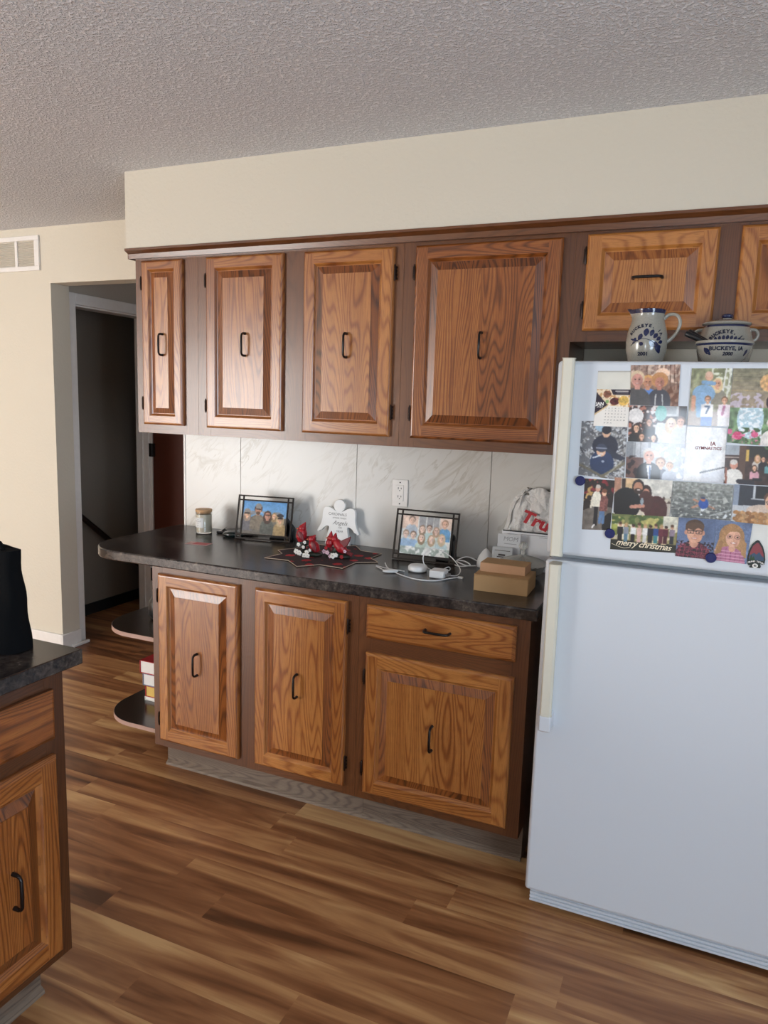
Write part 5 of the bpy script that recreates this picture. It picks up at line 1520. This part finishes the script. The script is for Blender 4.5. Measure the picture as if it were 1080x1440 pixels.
# plastic shopping bag
def bag_mat():
    k = N('crinkled_thin_plastic')
    o = k.obj()
    k.P('Base Color', (*lin('e8e7e4'), 1))
    k.P('Roughness', 0.28)
    k.P('Subsurface Weight', 0.25)
    k.P('Subsurface Radius', (0.02, 0.02, 0.02))
    k.P('Alpha', 0.93)
    w = k.n('ShaderNodeTexVoronoi', Vector=k.mapping(o, (14, 14, 7)), Scale=1.6, _feature='DISTANCE_TO_EDGE').outputs[0]
    k.bump(k.math('ADD', k.math('MULTIPLY', w, 1.4), k.noise(o, 34, 4, 0.6, 0.8)), 0.9, 0.012)
    return k.m


rs = random.Random(4)
r = thing('plastic_bag', 'crumpled white plastic shopping bag with red lettering by the fridge', 'bag', (-0.142, -0.052, ZC))
V, F = [], []
NA, NZ = 64, 26
ph = [rs.uniform(0, 6.28) for _ in range(8)]


def bag_pt(a, t):
    z = 0.004 + 0.30 * t
    w = 0.122 * (0.90 + 0.16 * math.sin(PI * min(1, t * 1.1))) * (1 if t < 0.93 else 1 - 0.30 * ((t - 0.93) / 0.07) ** 1.4)
    dd = 0.030 * (1 - 0.35 * t) * (1 if t < 0.8 else 1 - 0.5 * (t - 0.8) / 0.2)
    x = w * math.copysign(abs(math.cos(a)) ** 0.7, math.cos(a)) + 0.02 * t
    y = dd * math.sin(a)
    ct = (0.08, 0.16)
    fold = 0.006 * math.sin(a * 9 + ph[0] + t * 5) + 0.004 * math.sin(a * 17 + ph[1] - t * 9) + 0.003 * math.sin(t * 22 + a * 4 + ph[2])
    x += fold * math.cos(a) * 0.8
    y += fold * (1 if math.sin(a) < 0 else 0.3)
    z += 0.012 * math.sin(a * 3 + ph[3]) * t + 0.004 * math.sin(a * 11 + ph[4]) * t
    return (x, min(y, 0.038), z * (1.0 if x > 0 else 1 - 0.05 * min(1, -x / 0.10) * t))


for j in range(NZ + 1):
    for i in range(NA):
        V.append(bag_pt(2 * PI * i / NA, j / NZ))
for j in range(NZ):
    for i in range(NA):
        F.append((j * NA + i, j * NA + (i + 1) % NA, (j + 1) * NA + (i + 1) % NA, (j + 1) * NA + i))
F.append(tuple(range(NA))[::-1])
F.append(tuple(range(NZ * NA, (NZ + 1) * NA)))
MB().add(V, F).build('bag_body', bag_mat(), r, smooth=80)
mb = MB()
lettering(mb, 'True', 0.070, lambda a, b: (0.012 + a, -0.0405, 0.196 + b - 0.34 * (a + 0.03)), shear=0.45, bold=0.0026)
mb.build('lettering', flat('red_print', 'b5202c', 0.5), r, smooth=0)

# ------------------------------------------------------------------ black bag on the peninsula
r = thing('tote_bag', 'black fabric bag standing on the peninsula counter at the left edge', 'bag', (-1.187, -1.638, 0.9155), 0.0)
V, F = [], []
NX, NZ2 = 40, 14


def bp(a, t):
    w = 0.146 + 0.008 * (1 - t) ** 4 - 0.004 * t
    d_ = 0.046 * (1 - 0.5 * t)
    c, s = math.cos(a), math.sin(a)
    x = w * math.copysign(abs(c) ** 0.35, c)
    y = d_ * math.copysign(abs(s) ** 0.6, s)
    y += 0.004 * math.sin(x * 40 + t * 6) * (1 if s < 0 else 0.5)
    z = 0.250 * t + 0.004 * math.sin(x * 30 + 1) * t
    return (x + 0.003 * math.sin(t * 14), y, z)


for j in range(NZ2 + 1):
    for i in range(NX):
        V.append(bp(2 * PI * i / NX, j / NZ2))
for j in range(NZ2):
    for i in range(NX):
        F.append((j * NX + i, j * NX + (i + 1) % NX, (j + 1) * NX + (i + 1) % NX, (j + 1) * NX + i))
F.append(tuple(range(NX))[::-1])
F.append(tuple(range(NZ2 * NX, (NZ2 + 1) * NX)))
MB().add(V, F).build('bag_body', FABRIC, r, smooth=50)
mb = MB()
for s_ in (-1, 1):
    mb.box(-0.10, 0.11, s_ * 0.014 - 0.001, s_ * 0.014 + 0.001, 0.245, 0.249)
mb.tube([(0.112, -0.014, 0.24), (0.100, -0.014, 0.262), (0.085, -0.014, 0.252), (0.06, -0.014, 0.250)], 0.006, 8, smooth=4)
mb.build('strap', FABRIC, r, bevel=0.0005)

# ------------------------------------------------------------------ books and the dark object on the end shelves
ZS = 0.1760
z = ZS
specs = [('thin white book at the bottom of the stack on the end shelf', 'e2e2e0', 'f2f0ec', 0.018, -1.772), ('book with a red and yellow cover, second from the bottom of the shelf stack', 'b23530', 'e8c46a', 0.052, -1.768), ('thick blue-grey edged book, second from the top of the shelf stack', '7c8598', 'f0efee', 0.056, -1.782), ('red-covered book on top of the stack on the end shelf', 'b01f2c', 'f3f1ee', 0.060, -1.797)]
for i, (lb, cc, pc, th, xl) in enumerate(specs):
    r = thing('book', lb, 'book', (xl + 0.100, -0.30, z), 0.0, 'books stacked on the lower end shelf')
    mb = MB().box(-0.115, 0.115, -0.088, 0.088, 0, 0.003).box(-0.115, 0.115, -0.088, 0.088, th - 0.004, th - 0.001).box(-0.115, -0.111, -0.088, 0.088, 0, th - 0.001)
    mb.build('cover', flat('book_cover_%d' % i, cc, 0.4), r, bevel=0.0006)
    MB().box(-0.1105, 0.108, -0.085, 0.085, 0.0031, th - 0.0041).build('pages', flat('book_pages_%d' % i, pc, 0.7), r)
    z += th - 0.0008
o = MB().lathe([(0, 0), (0.05, 0), (0.062, 0.02), (0.060, 0.07), (0.040, 0.11), (0.020, 0.125), (0, 0.127)], 32).build('vase', BLACKP, smooth=60)
o.location = (-1.700, -0.36, 0.5662)
tag(o, 'rounded black object on the upper end shelf, mostly hidden', 'vase')
